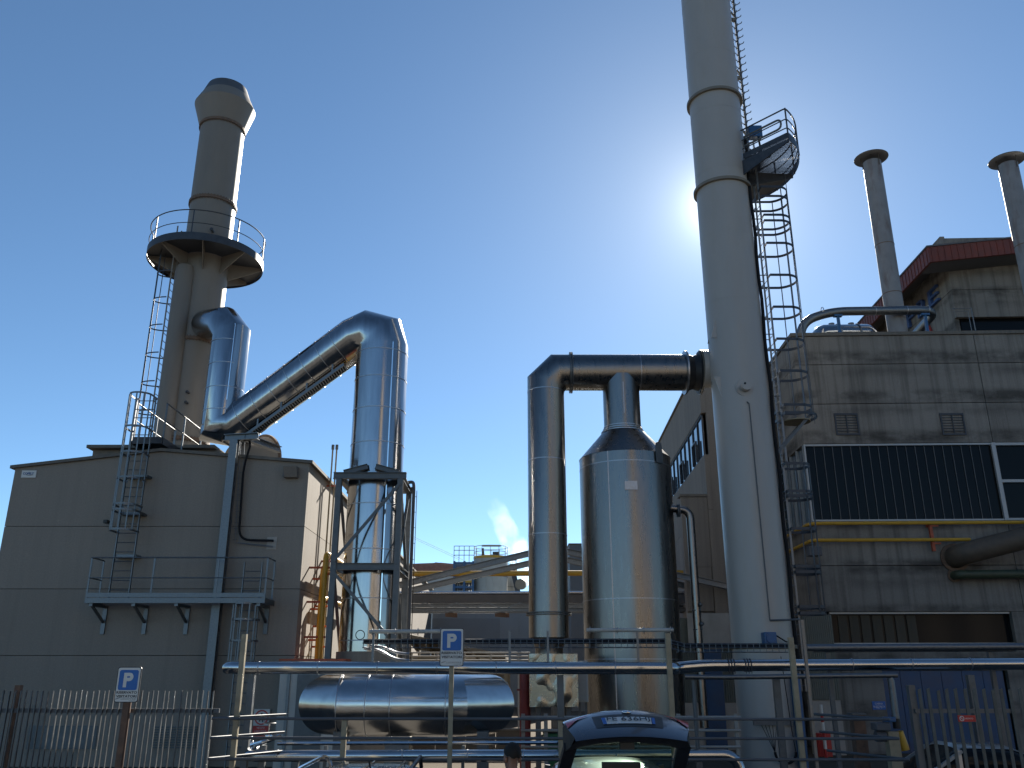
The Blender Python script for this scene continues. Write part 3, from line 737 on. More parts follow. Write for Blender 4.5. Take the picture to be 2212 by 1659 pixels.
lug = MB(); P = [p + tn * .13 + V((0, 0, zsh - .35)), p + tn * .13 + V((0, 0, zsh + .18))] + [p + tn * (.13 * math.cos(b)) + V((0, 0, zsh + .18 + .15 * math.sin(b))) for b in (R(45), R(90), R(135))] + [p - tn * .13 + V((0, 0, zsh + .18)), p - tn * .13 + V((0, 0, zsh - .35))]
lug.prism(P, (0, 0, 0), V((math.cos(a_), math.sin(a_), 0)) * .04); lug.build('lifting_lug', 'grey_steel', t)
MB().box(xV - .22, xV + .16, YV - rV - .035, YV - rV + .04, Zat(1078, YV), Zat(1060, YV)).build('name_plate', 'seam_metal', t)
MB().tube(rounded([(xV + 1.2, YV - .5, Zat(1103, YV)), (Xat(1490, 1100, 26.5), 26.5, Zat(1103, 26.5)), (Xat(1490, 1100, 26.5), 26.5, 1.0)], .28), .125, 14).build('outlet_pipe', 'stainless', t)
m = MB(); q = V((Xat(1463, 1100, 26.5), 26.5, Zat(1103, 26.5))); ring(m, q, (1, 0, 0), .12, .03, .08, 20); ring(m, q + V((.05, 0, 0)), (1, 0, 0), .12, .03, .08, 20); m.build('pipe_flange', 'grey_steel', t)
for pz in (1308, 1350): 
    m = MB(); xq = Xat(1492, 1300, 26.5); m.tube([(xq, 26.4, Zat(pz + 10, 26.4)), (xq + .26, 26.4, Zat(pz + 10, 26.4)), (xq + .26, 26.4, Zat(pz, 26.4))], .02, 6); m.lathe([(.07, -.02), (.07, .02)], (xq + .26, 26.36, Zat(pz - 2, 26.4)), 14, (0, 1, 0)); m.ball((xq + .26, 26.36, Zat(pz - 2, 26.4)), .06); m.build('gauge', 'grey_steel', t)

rF = .607
xFr = Xat(1181, 1000, YV)
zF = Zat(805, YV)
xT = Xat(1342, 860, YV); xJ = Xat(1481, 805, YV)
t = thing('flue_duct', 'round dull metal flue leaving a square box, turning toward the white stack', 'duct', (xFr, YV, 0))
m = MB()
m.tube([(xFr, YV, Zat(1378, YV)), (xFr, YV, zF - .42), (xFr + .42, YV, zF), (xJ, YV, zF)], rF, 48, caps=False)
m.mat(1)
for py in (848, 997, 1157): ring(m, (xFr, YV, Zat(py, YV)), (0, 0, 1), rF - .004, .03, .012, 48)
ring(m, (Xat(1380, 805, YV), YV, zF), (1, 0, 0), rF - .004, .03, .012, 48)
m.build('shell', ['stainless', 'seam_metal'], t)
for c, a_ in (((xFr, YV, Zat(1329, YV)), (0, 0, 1)), ((Xat(1231, 805, YV), YV, zF), (1, 0, 0))):
    m = MB(); ring(m, V(c), a_, rF, .03, .09, 48); ring(m, V(c) + V(a_) * .06, a_, rF, .03, .09, 48); m.build('flange', 'grey_steel', t)
m = MB(); m.lathe([(.60, zco + .02), (.60, zF - .2)], (xT, YV, 0), 44); m.mat(1).beam((xT, YV - .604, zco + .5), (xT, YV - .604, zF - .52), .03, .012)
m.build('branch', ['stainless', 'seam_metal'], t)
m = MB()
for dz, r_ in ((0.0, .11), (.08, .06), (.16, .03)): ring(m, (xT, YV, zco + dz), (0, 0, 1), .59, .035, r_, 48)
m.build('branch_flange', 'seam_metal', t)
m = MB(); m.lathe([(.55, Zat(1380, YV)), (.42, Zat(1400, YV)), (.42, Zat(1415, YV))], (xFr, YV, 0), 36); m.build('reducer', 'stainless', t)
xj2 = Xat(1516, 805, 26.6)
m = MB(); L = xj2 - xJ; m.lathe([(rF + .10, 0), (rF + .10, .03), (rF + .02, .04), (rF - .05, L * .5), (rF + .02, L - .04), (rF + .10, L - .03), (rF + .10, L)], (xJ, YV, zF), 48, (1, 0, 0)); m.build('flexible_joint', 'rubber', t)
MB().lathe([(rF + .0, -.05), (rF + .13, -.05), (rF + .13, -.002), (rF + .0, -.002)], (xJ, YV, zF), 48, (1, 0, 0)).build('flange', 'seam_metal', t)

bx0, bx1, by = Xat(1143.6, 1470, 24.6), Xat(1248.6, 1470, 24.6), 24.6
bz0, bz1 = Zat(1527, by), Zat(1412, by)
t = thing('metal_box', 'crinkled bright sheet metal box cladding below the round flue', 'box', ((bx0 + bx1) / 2, by, 0))
m = MB(); N = 22
g = [[V((bx0 + (bx1 - bx0) * i / N, by + .05 * mnoise.noise(V((i * .21, j * .15, 3.3))) * min(1, i / 3, j / 3, (N - i) / 3, (N - j) / 3), bz0 + (bz1 - bz0) * j / N)) for i in range(N + 1)] for j in range(N + 1)]
fl = [p for r_ in g for p in r_]
m.add(fl, [(j * (N + 1) + i, j * (N + 1) + i + 1, (j + 1) * (N + 1) + i + 1, (j + 1) * (N + 1) + i) for j in range(N) for i in range(N)], True)
m.box(bx0, bx1, by + .001, by + 1.6, bz0, bz1)
m.build('cladding', 'sheet_box', t, sharp=80)
m = MB()
for i in range(12):
    f = i / 11
    for q in ((bx0 + .03, bz0 + (bz1 - bz0) * f), (bx1 - .03, bz0 + (bz1 - bz0) * f)): m.ball((q[0], by - .012, q[1]), .012, seg=6, rings=4)
m.build('rivets', 'seam_metal', t)
for x in (bx0 + .25, bx1 - .25):
    for y in (by + .3, by + 1.3): MB().box(x - .06, x + .06, y - .06, y + .06, 0, bz0 - .002).build('leg', 'grey_steel', t)
t = thing('grey_cabinet', 'plain grey sheet cabinet between the crinkled box and the big vessel', 'cabinet', (Xat(1262, 1500, 25.2), 25.2, 0))
MB().box(bx1 + .02, Xat(1270.5, 1480, 25.2), 25.2, 26.0, Zat(1517, 25.2), Zat(1427, 25.2)).build('body', 'grey_box', t, bevel=.01)
MB().box(bx1 + .05, Xat(1269, 1480, 25.2) - .03, 25.17, 25.198, Zat(1514, 25.2), Zat(1430, 25.2)).build('door', 'light_panel', t)
for x in (bx1 + .06, Xat(1270, 1480, 25.2) - .08): MB().box(x, x + .06, 25.4, 25.46, 0, Zat(1517, 25.2) - .002).build('leg', 'grey_steel', t)
q = at(1134, 1490, 25.0)
t = thing('red_standpipe', 'dark red upright pipe left of the crinkled metal box', 'pipe', (q.x, 25, 0))
MB().tube([(q.x, 25, 0), (q.x, 25, Zat(1450, 25))], .15, 16).build('pipe', 'dull_red', t)
m = MB(); ring(m, (q.x, 25, Zat(1490, 25)), (0, 0, 1), .15, .05, .07, 20); m.build('flange', 'dull_red', t)

# ------------------------------------------------------------------ white stack
YW, rW = 26.0, .88
xW = Xat(1587, 713, YW)
t = thing('white_stack', 'tall white painted steel stack with platform and caged ladder hiding the sun', 'chimney', (xW, YW, 0))
m = MB(); m.lathe([(rW, 0), (rW, 46)], (xW, YW, 0), 80)
for k in range(1, 19): ring(m, (xW, YW, k * 2.42 - .6), (0, 0, 1), rW - .003, .018, .007, 80)
a_ = R(-78); m.build('shell', ['white_stack', 'cream_trim'], t)
z1_, z2_ = Zat(225, YW), Zat(415, YW)
for z in (z1_, z2_, Zat(1398, YW), 35.5, 41):
    MB().lathe([(rW, z - .05), (rW + .10, z - .05), (rW + .10, z + .05), (rW, z + .05)], (xW, YW, 0), 72).build('flange', 'cream_trim', t)
# inlet connection
jz = zF
m = MB(); m.lathe([(.62, 0), (.62, xW - xj2)], (xj2, YV - .35, jz), 44, (1, 0, 0)); m.build('inlet_nozzle', 'white_stack', t)
m = MB(); ring(m, (xj2 + .03, YV - .02, jz), (1, 0, 0), .58, .04, .17, 44); m.build('inlet_flange', 'cream_trim', t)
for (za_, zb2) in ((jz + .66, jz + 1.75), (jz - .66, jz - 1.75)):
    MB().prism([(xj2 + .12, YW - .02, za_), (xW - .6, YW - .02, za_), (xW - .6, YW - .02, zb2)], (0, 0, 0), (0, .05, 0)).build('gusset', 'cream_trim', t)
m = MB()
for (za_, zb2) in ((jz + .66, jz + 1.75), (jz - .66, jz - 1.75)):
    m.prism([(xj2 + .12, YW - .5, za_), (xW - .6, YW - .5, za_), (xW - .6, YW - .5, zb2)], (0, 0, 0), (0, .03, 0))
m.build('inlet_gusset', 'white_stack', t)
# sampling hood and conduit
q = at(1609, 835, YW - rW - .02)
hd = MB(); P = [q + V((.17 * math.cos(b), 0, .17 * math.sin(b))) for b in [math.pi + math.pi * i / 12 for i in range(13)]]
hd.prism(P, (0, 0, 0), (0, -.22, 0)); hd.lathe([(0, 0), (.27, 0), (.27, .05)], q + V((0, .02, -.02)), 30, (0, 1, 0)); hd.build('sampling_hood', 'white_stack', t)
m = MB(); m.ball(q + V((.0, -.06, .09)), .035); m.build('sampling_eye', 'rubber', t)
pc = []
for py in (872, 880, 1000, 1150, 1340): 
    px = 1618 + (py - 866) * (1664 - 1618) / (1346 - 866); k = at(px, py, YW - rW + .02); dx = k.x - xW; yy = YW - math.sqrt(max(.01, (rW + .03) ** 2 - dx * dx)); pc.append((at(px, py, yy).x, yy, at(px, py, yy).z))
e_ = at(1727, 1338, YW - .9)
m = MB(); m.tube([(pc[0][0] - .08, pc[0][1] - .05, pc[0][2] + .05)] + pc, .018, 6); m.tube([pc[-1], (e_.x, pc[-1][1], e_.z)], .028, 8); m.build('conduit', 'grey_steel', t)
# base doors and junction boxes on the lower part of the stack
q = at(1663, 1380, YW - rW - .2)
m = MB(); m.box(q.x - .17, q.x + .17, q.y - .1, q.y + .25, q.z - .14, q.z + .18); m.tube([(q.x, q.y - .14, q.z + .02), (q.x, q.y - .1, q.z + .02)], .13, 16); m.build('valve_actuator', 'blue_paint', t, bevel=.02)
m = MB(); m.tube([(q.x + .17, q.y, q.z + .1), (q.x + .45, q.y, q.z - .08), (q.x + .75, q.y + .2, q.z - .06)], .02, 6); m.build('valve_cable', 'cable_black', t)
hp = at(1668, 1560, YW - rW - .1); m = MB()
m.box(hp.x - .5, hp.x + .55, hp.y - .02, hp.y + .1, hp.z - .08, hp.z + .05); m.build('cable_bracket', 'grey_steel', t)
m = MB(); m.tube(arc((hp.x + .28, hp.y - .02, hp.z - .75), .28, math.pi, 2 * math.pi, 16, (1, 0, 0), (0, 0, 1)), .035, 8)
for k in range(5): m.tube([(hp.x - .3 + k * .1, hp.y - .02, hp.z - .08), (hp.x, hp.y - .02, hp.z - .75)], .008, 4)
m.tube([(hp.x + .56, hp.y - .02, hp.z - .75), (hp.x + .5, hp.y - .02, hp.z - .1), (hp.x + .4, hp.y - .02, hp.z + 1.7)], .012, 6); m.build('loose_cables', 'cable_black', t)
# platform (sector)
zpl = Zat(345, YW - .62)
a0, a1, a2 = R(-47), R(6), R(52); rp = 2.62
cw = V((xW, YW, zpl))
def pol(a, r, dz=0): return V((xW + r * math.cos(a), YW + r * math.sin(a), zpl + dz))
pf = MB()
gr = MB(); nb = 46
for i in range(nb + 1):                              # open grating over the nearer half
    r_ = rW + .1 + (rp - rW - .14) * i / nb
    P = [pol(a0 + (a1 - a0) * k / 10, r_, -.02) for k in range(11)]
    for p, q in zip(P, P[1:]): gr.beam(p, q, .008, .03)
for i in range(30):
    a = a0 + (a1 - a0) * i / 29; gr.beam(pol(a, rW + .1, -.02), pol(a, rp - .04, -.02), .01, .02)
gr.build('grating', 'dark_steel', t)
P = [pol(a1 + (a2 - a1) * k / 10, rp - .05, -.04) for k in range(11)] + [pol(a2 + (a1 - a2) * k / 10, rW + .02, -.04) for k in range(11)]
pf.prism(P, (0, 0, 0), (0, 0, .03))
pl = pf.build('platform_plate', 'dark_steel', t)
m = MB()
for a in (a0, a1, a2):
    n = V((-math.sin(a), math.cos(a), 0)) * .02
    m.prism([pol(a, rW - .02, -.06) - n, pol(a, rp, -.06) - n, pol(a, rp, -.16) - n, pol(a, rW - .02, -.62) - n], (0, 0, 0), n * 2)
m.build('platform_bracket', 'dark_steel', t)
m = MB()
for a in (a0, a2): m.beam(pol(a, rW + .05, .1), pol(a, rp, .1), .012, .20)
P = [pol(a0 + (a2 - a0) * k / 24, rp, .06) for k in range(25)]
for p, q in zip(P, P[1:]): m.beam(p, q, .012, .30)
m.build('toe_board', 'dark_steel', t)
for dz, r_ in ((1.12, .026), (.72, .02), (.38, .02)):
    m = MB(); arcp = [pol(a0 + (a2 - a0) * k / 24, rp, dz) for k in range(25)]
    m.tube(rounded([pol(a0, rW + .05, dz), pol(a0, rp, dz)] + arcp[1:-1] + [pol(a2, rp, dz), pol(a2, rW + .05, dz)], .12, 3), r_, 8); m.build('platform_rail', 'dark_steel', t)
for k in range(5): a = a0 + (a2 - a0) * k / 4; MB().beam(pol(a, rp, -.1), pol(a, rp, 1.14), .05, .02).build('platform_post', 'dark_steel', t)
m = MB(); m.tube(rounded([pol(a0, rW + .15, .82), pol(a0, rp - .2, .82), pol(a0, rp - .2, .46), pol(a0, rW + .15, .46)], .18), .035, 8); m.build('gate_bar', 'grey_steel', t)
q = pol(R(-30), rW + .42, 1.05)
MB().box(q.x - .22, q.x + .22, q.y - .14, q.y + .14, q.z - .22, q.z + .22).build('junction_box', 'blue_paint', t, bevel=.02)
m = MB(); m.tube([q + V((.1, 0, -.2)), q + V((.15, 0, -.75))] + arc(q + V((.25, 0, -.85)), .2, 2.6, 7.6, 18, (1, 0, 0), (0, .3, .95)), .035, 7); m.build('junction_cable', 'cable_black', t)
# climbing rail above the platform
xr_ = xW + rW + .16; yr_ = YW - .05
m = MB(); m.beam((xr_, yr_, zpl + .1), (xr_, yr_, 46), .07, .06, (0, 1, 0)); k = zpl + .45; i = 0
while k < 46:
    for s in (-1, 1):
        kk = k + (.15 if s < 0 else 0)
        m.tube([(xr_, yr_ + s * .03, kk), (xr_, yr_ + s * .20, kk), (xr_, yr_ + s * .235, kk + .04)], .016, 6)
        m.tube([(xr_ + s * .03, yr_, kk), (xr_ + s * .17, yr_ - .12, kk), (xr_ + s * .19, yr_ - .13, kk + .05)], .016, 6)
    k += .30
m.build('climbing_rail', 'grey_steel', t)
k = zpl + 1.2
while k < 46:
    m = MB(); m.box(xW + rW - .02, xr_, yr_ - .05, yr_ + .05, k - .06, k + .06); m.beam((xW + rW - .03, yr_, k + .45), (xr_, yr_, k + .12), .05, .05); m.build('rail_bracket', 'cream_trim', t); k += 2.6
# caged ladders below the platform
lx = xW + rW + .30
zc0 = Zat(902, YW)
def cageset(name, x, zlo, zhi, zs, w_, rch, fl):
    e = MB()
    for s in (-1, 1): e.beam((x, YW + s * .22, zlo), (x, YW + s * .22, zhi), .025, .06, (1, 0, 0))
    z = zlo + .15
    while z < zhi: e.tube([(x, YW - .22, z), (x, YW + .22, z)], .013, 6); z += .28
    o = e.build(name, 'galvanised', t)
    cage_parts(o, (x, YW), zs, (1, 0, 0), (0, 1, 0), w_, rch, 'dark_steel', 5, fl, .085, .065)
    return o
l1 = cageset('ladder', lx, Zat(1010, YW), zpl + 1.0, [Zat(p, YW) for p in (902, 884, 812, 744, 676, 608, 540, 492, 480, 440, 420)], 1.02, 1.02, 1.12)
z = Zat(1000, YW)
while z < zpl:
    for s in (-1, 1): MB().beam((xW + rW - .15, YW + s * .24, z), (lx, YW + s * .24, z), .05, .012).build('ladder_clip', 'grey_steel', t)
    z += 2.1
l2 = cageset('ladder', lx - .12, 2.0, Zat(1010, YW), [Zat(p, YW) for p in (1326, 1312, 1238, 1226, 1146, 1076, 1066, 1007)], .82, .86, None)
z = 3.0
while z < Zat(1015, YW):
    for s in (-1, 1): MB().beam((xW + rW - .15, YW + s * .24, z), (lx - .12, YW + s * .24, z), .05, .012).build('ladder_clip', 'grey_steel', t)
    z += 1.9
for s in (-.3, .3): MB().beam((lx + .9, YW + s, zc0 + .05), (xW + rW - .1, YW + s, zc0 - 1.35), .07, .09).build('cage_strut', 'grey_steel', t)
MB().lathe([(0, 0), (.44, 0), (.44, .03), (0, .03)], (lx + .5, YW, zc0 - .16), 28).build('trap_door', 'post_tan', t)
m = MB(); a_ = R(-28); P = [(xW + (rW + .06) * math.cos(a_) + .02 * math.sin(k * 1.7), YW + (rW + .06) * math.sin(a_), zpl + .9 - k * .75) for k in range(26) if zpl + .9 - k * .75 > 2.2]
m.tube(P, .055, 8); m.build('cable_bundle', 'cable_black', t)
m = MB(); xx = lx + 1.05; m.tube([(xx, YW, zpl - .2), (xx + .04, YW, zc0 - .2)], .012, 5); m.build('guide_wire', 'grey_steel', t)

# ------------------------------------------------------------------ right factory building (turned two degrees)
AY = 30.0; ang = R(-2.0)
A0_ = V((Xat(1710.6, 728, AY), AY, 0))
ex, ey = V((math.cos(ang), math.sin(ang), 0)), V((-math.sin(ang), math.cos(ang), 0))
def L(u, v, z): return A0_ + ex * u + ey * v + V((0, 0, z))
def onA(px, py, v=0.0):
    """where the sight line through (px, py) meets the plane `v` metres behind the front wall"""
    k = CY - py; d = V((px - CX, CP * F - SP * k, SP * F + CP * k)); o = V((0, 0, H))
    p0 = A0_ + ey * v; s = (p0 - o).dot(ey) / d.dot(ey); p = o + d * s
    return (p - A0_).dot(ex), p.z
class LB(MB):
    def bx(s, u0, u1, v0, v1, z0, z1): return s.hexa([L(u0, v0, z0), L(u1, v0, z0), L(u1, v1, z0), L(u0, v1, z0), L(u0, v0, z1), L(u1, v0, z1), L(u1, v1, z1), L(u0, v1, z1)])
def uA(px, py, v=0.0): return onA(px, py, v)[0]
def zA(px, py, v=0.0): return onA(px, py, v)[1]
zTop = zA(1740, 727); zJ1, zJ2, zW1, zW0 = zA(1760, 788), zA(1760, 873), zA(1760, 959), zA(1765, 1126)
zJ3, zR1, zR0, zD1 = zA(1800, 1222), zA(1800, 1322), zA(1800, 1392), zA(1900, 1448)
uS = (uA(2103, 728) + uA(2146, 959)) / 2; UE = 16.0
t = thing('factory_block', 'stained concrete factory block with dark glazed band at the right', 'building', L(0, 0, 0))
w = LB()
cols = [(0.0, uS), (uS, uS + 5.3), (uS + 5.3, UE)]
g = .012
for u0, u1 in cols:
    for z0, z1 in ((zJ1, zTop - .0), (zJ2, zJ1), (zW1, zJ2), (zJ3, zW0), (zR1, zJ3)): w.bx(u0 + g, u1 - g, 0, .2, z0 + g, z1 - g)
w.bx(g, uA(1905, 1448) , 0, .2, 0, zR0 - g); w.bx(uA(1905, 1448), uA(2176, 1448), 0, .2, zD1, zR0 - g); w.bx(uA(2176, 1448), UE, 0, .2, 0, zR0 - g)
w.bx(uA(2190, 1350), UE, 0, .2, zR0 + .0, zR1)
VB = 12.0                                                # left return wall of the block
vs_l = [.2, 4.2, 8.1, VB]
for v0, v1 in zip(vs_l, vs_l[1:]):
    for z0, z1 in ((zJ1, zTop), (zJ2, zJ1), (zW1, zJ2), (zJ3, zW0), (zR1, zJ3), (0, zR1)): w.bx(0, .2, v0 + g, v1 - g, z0 + g, z1 - g)
w.mat(1)
w.bx(.21, UE, .21, .25, zW1, zTop - .1); w.bx(.21, UE, .21, .25, zR1, zW0); w.bx(.21, UE, .5, .55, 0, zR1); w.bx(.21, .25, .3, VB, 0, zTop - .1)
w.bx(.25, UE, VB - .2, VB, 0, zTop - .1); w.bx(.22, UE - .1, .26, VB - .1, zTop - .12, zTop - .06)
w.build('wall', ['concrete_old', 'concrete_joint'], t)
c = LB(); c.bx(-.06, UE, -.06, .28, zTop + .003, zTop + .13); c.bx(-.06, .28, .28, VB, zTop + .003, zTop + .13); c.build('coping', 'coping', t)
# upper glazed band
wb = LB(); um = uA(2145, 959)
wb.bx(.05, um - .12, .12, .15, zW0 + .02, zW1 - .02); w1 = wb.build('window', 'glass_dark', t)
fr = LB(); fr.bx(0, um - .06, .03, .10, zW1 - .07, zW1 - .002); fr.bx(0, um - .06, .03, .10, zW0 + .002, zW0 + .06); fr.bx(0, .05, .03, .11, zW0 + .06, zW1 - .07); fr.build('frame', 'window_frame', w1)
mu = LB(); n = 20
for i in range(1, n): u = .05 + (um - .17) * i / n; mu.bx(u - .009, u + .009, .085, .119, zW0 + .06, zW1 - .07)
mu.build('mullions', 'grey_steel', w1)
wb = LB(); wb.bx(um + .05, UE, .12, .15, zW0 + .02, zW1 - .02); w2 = wb.build('window', 'glass_dark', t)
fr = LB(); zm = (zW0 + zW1) / 2
fr.bx(um - .06, um + .08, .0, .10, zW0 + .002, zW1 - .002); fr.bx(um + .08, UE, .02, .10, zW1 - .10, zW1 - .002); fr.bx(um + .08, UE, .02, .10, zm - .05, zm + .05); fr.bx(um + .08, UE, .02, .10, zW0 + .002, zW0 + .08); fr.build('frame', 'window_frame', w2)
wb = LB(); wb.bx(.10, .13, .15, VB - .1, zW0 + .02, zW1 - .02); w3 = wb.build('window', 'glass_sky', t)
fr = LB()
for i in range(14): v = .2 + i * .85; fr.bx(.0, .095, v, v + .07, zW0 + .002, zW1 - .002)
fr.build('frame', 'window_frame', w3)
# lower recessed glazing with curtains
ur0, ur1 = uA(1790, 1350), uA(2188, 1350)
wb = LB(); wb.bx(.3, ur1, .30, .33, zR0 + .0, zR1 - .0); w4 = wb.build('window', 'glass_dark', t)
fr = LB(); fr.bx(.25, ur1, .08, .25, zR1 - .06, zR1 - .003); fr.bx(.25, ur1, .08, .28, zR0 + .003, zR0 + .05); fr.build('frame', 'window_frame', w4)
cu = LB(); u0, u1 = uA(1815, 1350), uA(1990, 1350)
for i in range(7): a = u0 + (u1 - u0) * i / 7; cu.bx(a + .03, a + (u1 - u0) / 7 - .05, .26, .295, zR0 + .02, zR1 - .1)
cu.build('curtain', 'curtain_tan', w4)
# ventilation grilles
for px in (1829, 2058):
    uc, zc_ = onA(px, 917); s = .42
    gm = LB(); gm.bx(uc - s, uc + s, -.05, -.002, zc_ - s + .02, zc_ - s + .08); gm.bx(uc - s, uc + s, -.05, -.002, zc_ + s - .06, zc_ + s)
    gm.bx(uc - s, uc - s + .05, -.05, -.002, zc_ - s + .08, zc_ + s - .06); gm.bx(uc + s - .05, uc + s, -.05, -.002, zc_ - s + .08, zc_ + s - .06); gm.bx(uc - .015, uc + .015, -.05, -.002, zc_ - s + .08, zc_ + s - .06)
    for k in range(7): z = zc_ - s + .16 + k * .1; gm.bx(uc - s + .05, uc - .015, -.04, -.002, z, z + .025); gm.bx(uc + .015, uc + s - .05, -.04, -.002, z, z + .025)
    gm.build('grille', 'dark_steel', t)
# blue sliding door
d = LB(); du0, du1 = uA(1906, 1500), uA(2176, 1500); npn = 6
for i in range(npn): a = du0 + (du1 - du0) * i / npn; d.bx(a + .008, a + (du1 - du0) / npn - .008, .05, .12, .05, zD1 - .01)
d.mat(0).bx(du0, du1, .121, .15, 0, zD1 - .01); d.build('sliding_door', 'blue_door', t)
# ribbed panel and white base at the block's corner
d = LB(); q0, q1 = uA(1741, 1400, -.5), uA(1803, 1400, -.5); zz0, zz1 = zA(1800, 1512, -.5), zA(1770, 1328, -.5)
d.bx(q0, q1, -.5, -.03, zz0, zz1)
for i in range(14): a = q0 + (q1 - q0) * (i + .2) / 14; d.bx(a, a + .05, -.53, -.502, zz0 + .01, zz1 - .01)
d.build('ribbed_panel', 'ribbed_green', t)
d = LB(); d.bx(q0, q1, -.48, -.03, 0, zz0 - .01); d.build('base_panel', 'light_panel', t)
s_ = thing('cabin_sign', 'small dark blue electrical cabin sign beside the blue sliding door', 'sign', L(uA(1898, 1524), 0, zA(1898, 1533)))
u0, z0 = onA(1886, 1533, -.03); u1, z1 = onA(1912, 1515, -.03)
d = LB(); d.bx(u0, u1, -.03, -.002, z0, z1); d.build('panel', 'sign_blue', s_)
for i, (tx, f) in enumerate((('CABINA', .6), ('ELETTRICA', .86))):
    letters(tx, 'sign_white', 'lettering', s_, L((u0 + u1) / 2, -.031, z1 - .07 - i * .09), ex, (0, 0, 1), w=(u1 - u0) * f, h=.055)
letters('N. 1', 'sign_white', 'lettering', s_, L((u0 + u1) / 2, -.031, z0 + .06), ex, (0, 0, 1), w=(u1 - u0) * .4, h=.05)
# yellow pipes, dark pipes on the wall
for i, (py, ue) in enumerate(((1130, UE), (1166.5, uA(2085, 1166)))):
    z = zA(1900, py, -.35)
    o = thing('wall_pipe', ('upper yellow pipe running right across the stained factory wall under the glass', 'lower yellow pipe running across the stained factory wall below its twin')[i], 'pipe', L(0, -.35, z), 'yellow pipes on the factory wall')
    MB().tube(rounded([L(-.2, 3.0, z), L(-.2, -.35, z), L(ue, -.35, z)], .3), .062, 10).build('pipe', 'yellow_paint', o)
    if i == 0:
        b_ = LB(); ub = uA(2005, 1150); b_.bx(ub - .05, ub + .05, -.27, -.17, z - .95, z + .05); b_.bx(ub - .05, ub + .05, -.17, -.002, z - .1, z - .0); b_.bx(ub - .05, ub + .25, -.30, -.27, z - .12, z - .07); b_.bx(ub - .05, ub + .25, -.30, -.27, z - .72, z - .67); b_.build('bracket', 'orange_primer', o)
o = thing('brown_pipe', 'large dark brown pipe slanting up to the right across the factory wall', 'pipe', L(uA(2080, 1195), -.6, zA(2080, 1195)))
p, q = onA(2078, 1197, -.6), onA(2260, 1134, -1.6); m = MB(); m.tube(rounded([L(p[0] - .0, -.02, p[1] - .05), L(p[0], -.62, p[1]), L(q[0] + 3, -2.2, q[1] + .5)], .5), .36, 22); m.build('pipe', 'pipe_brown', o)
m = MB(); ring(m, L(p[0], -.05, p[1] - .05), tuple(ey), .36, .06, .12, 24); m.build('flange', 'rust_ring', o)
o = thing('green_pipe', 'dark mossy green pipe under the brown pipe on the factory wall', 'pipe', L(uA(2100, 1241), -.4, zA(2100, 1241)))
p = onA(2072, 1241, -.4); m = MB(); m.tube(rounded([L(p[0], -.02, p[1]), L(p[0], -.42, p[1]), L(UE, -.42, p[1] + .05)], .2), .15, 16); m.build('pipe', 'pipe_green', o)
m = MB(); ring(m, L(p[0], -.03, p[1]), tuple(ey), .15, .04, .07, 20); m.build('flange', 'rust_ring', o)

# ------------------------------------------------------------------ long wing behind the white stack
VBt = 3.3
t = thing('window_wing', 'long concrete wing with ribbon windows receding behind the white stack', 'building', L(-2.9, VBt, 0))
ub = -2.95; zt_ = zTop + .05
ztw = zt_ - 2.0; zbw = zt_ - 3.75
w = LB(); VE = 19.0
vsl = [VBt, 7.2, 11.1, 15.0, VE]
for v0, v1 in zip(vsl, vsl[1:]):
    w.bx(ub, ub + .2, v0 + g, v1 - g, ztw, zt_); w.bx(ub, ub + .2, v0 + g, v1 - g, zbw - 2.2, zbw); w.bx(ub, ub + .2, v0 + g, v1 - g, 0, zbw - 2.2 - g)
w.bx(ub + .2, -.02, VBt, VBt + .2, 0, zt_); w.mat(1); w.bx(ub + .3, -.02, VBt + .3, VE, 0, zt_ - .1)
w.build('wall', ['concrete_plain', 'concrete_joint'], t)
c = LB(); c.bx(ub - .06, ub + .26, VBt - .06, VE, zt_ + .003, zt_ + .1); c.bx(ub + .26, -.03, VBt - .06, VBt + .26, zt_ + .003, zt_ + .1); c.build('coping', 'coping', t)
k = 0; v = VBt + .25
while v < VE - .5:
    wb = LB(); wb.bx(ub + .08, ub + .11, v + .04, v + 1.12, zbw + .03, ztw - .03); o = wb.build('window', 'glass_sky', t)
    f = LB(); f.bx(ub + .03, ub + .079, v, v + .05, zbw + .002, ztw - .002); f.bx(ub + .03, ub + .079, v + .05, v + 1.16, zbw + .002, zbw + .06); f.bx(ub + .03, ub + .079, v + .05, v + 1.16, ztw - .06, ztw - .002)
    if k % 3 == 1: f.bx(ub - .06, ub + .02, v + .1, v + .16, zbw + .05, zbw + .95); f.bx(ub - .06, ub + .02, v + 1.0, v + 1.06, zbw + .05, zbw + .95); f.bx(ub - .06, ub + .02, v + .16, v + 1.0, zbw + .89, zbw + .95)
    f.build('frame', 'dark_steel', o); v += 1.16; k += 1
# low annex in front of the wing
ya = 33.5
ax0, ax1, az = Xat(1472, 1100, ya), Xat(1640, 1100, ya), Zat(1073, ya)
t = thing('concrete_annex', 'flat grey concrete annex between the big vessel and the white stack', 'building', ((ax0 + ax1) / 2, ya, 0))
m = MB(); zs_ = [0, Zat(1320, ya), Zat(1225, ya), az]
m.box(ax0, ax1, ya, ya + .12, zs_[2] + .01, az)
for i in range(3):
    a = ax0 + (ax1 - ax0) * i / 3; m.box(a + .01, a + (ax1 - ax0) / 3 - .01, ya, ya + .12, zs_[1], zs_[2])
m.box(ax0, ax1, ya + .12, ya + .4, 0, az - .05); m.build('wall', 'concrete_plain', t)
MB().box(ax0 - .05, ax1 + .02, ya - .06, ya + .42, az + .002, az + .10).build('coping', 'coping', t)
yl2 = 31.5
for i, (pa, pb, mat_, py0, nm, y_) in enumerate(((1485, 1517, 'light_panel', 1518, 'panel', yl2), (1566, 1600, 'light_panel', 1518, 'panel', yl2))):
    pass
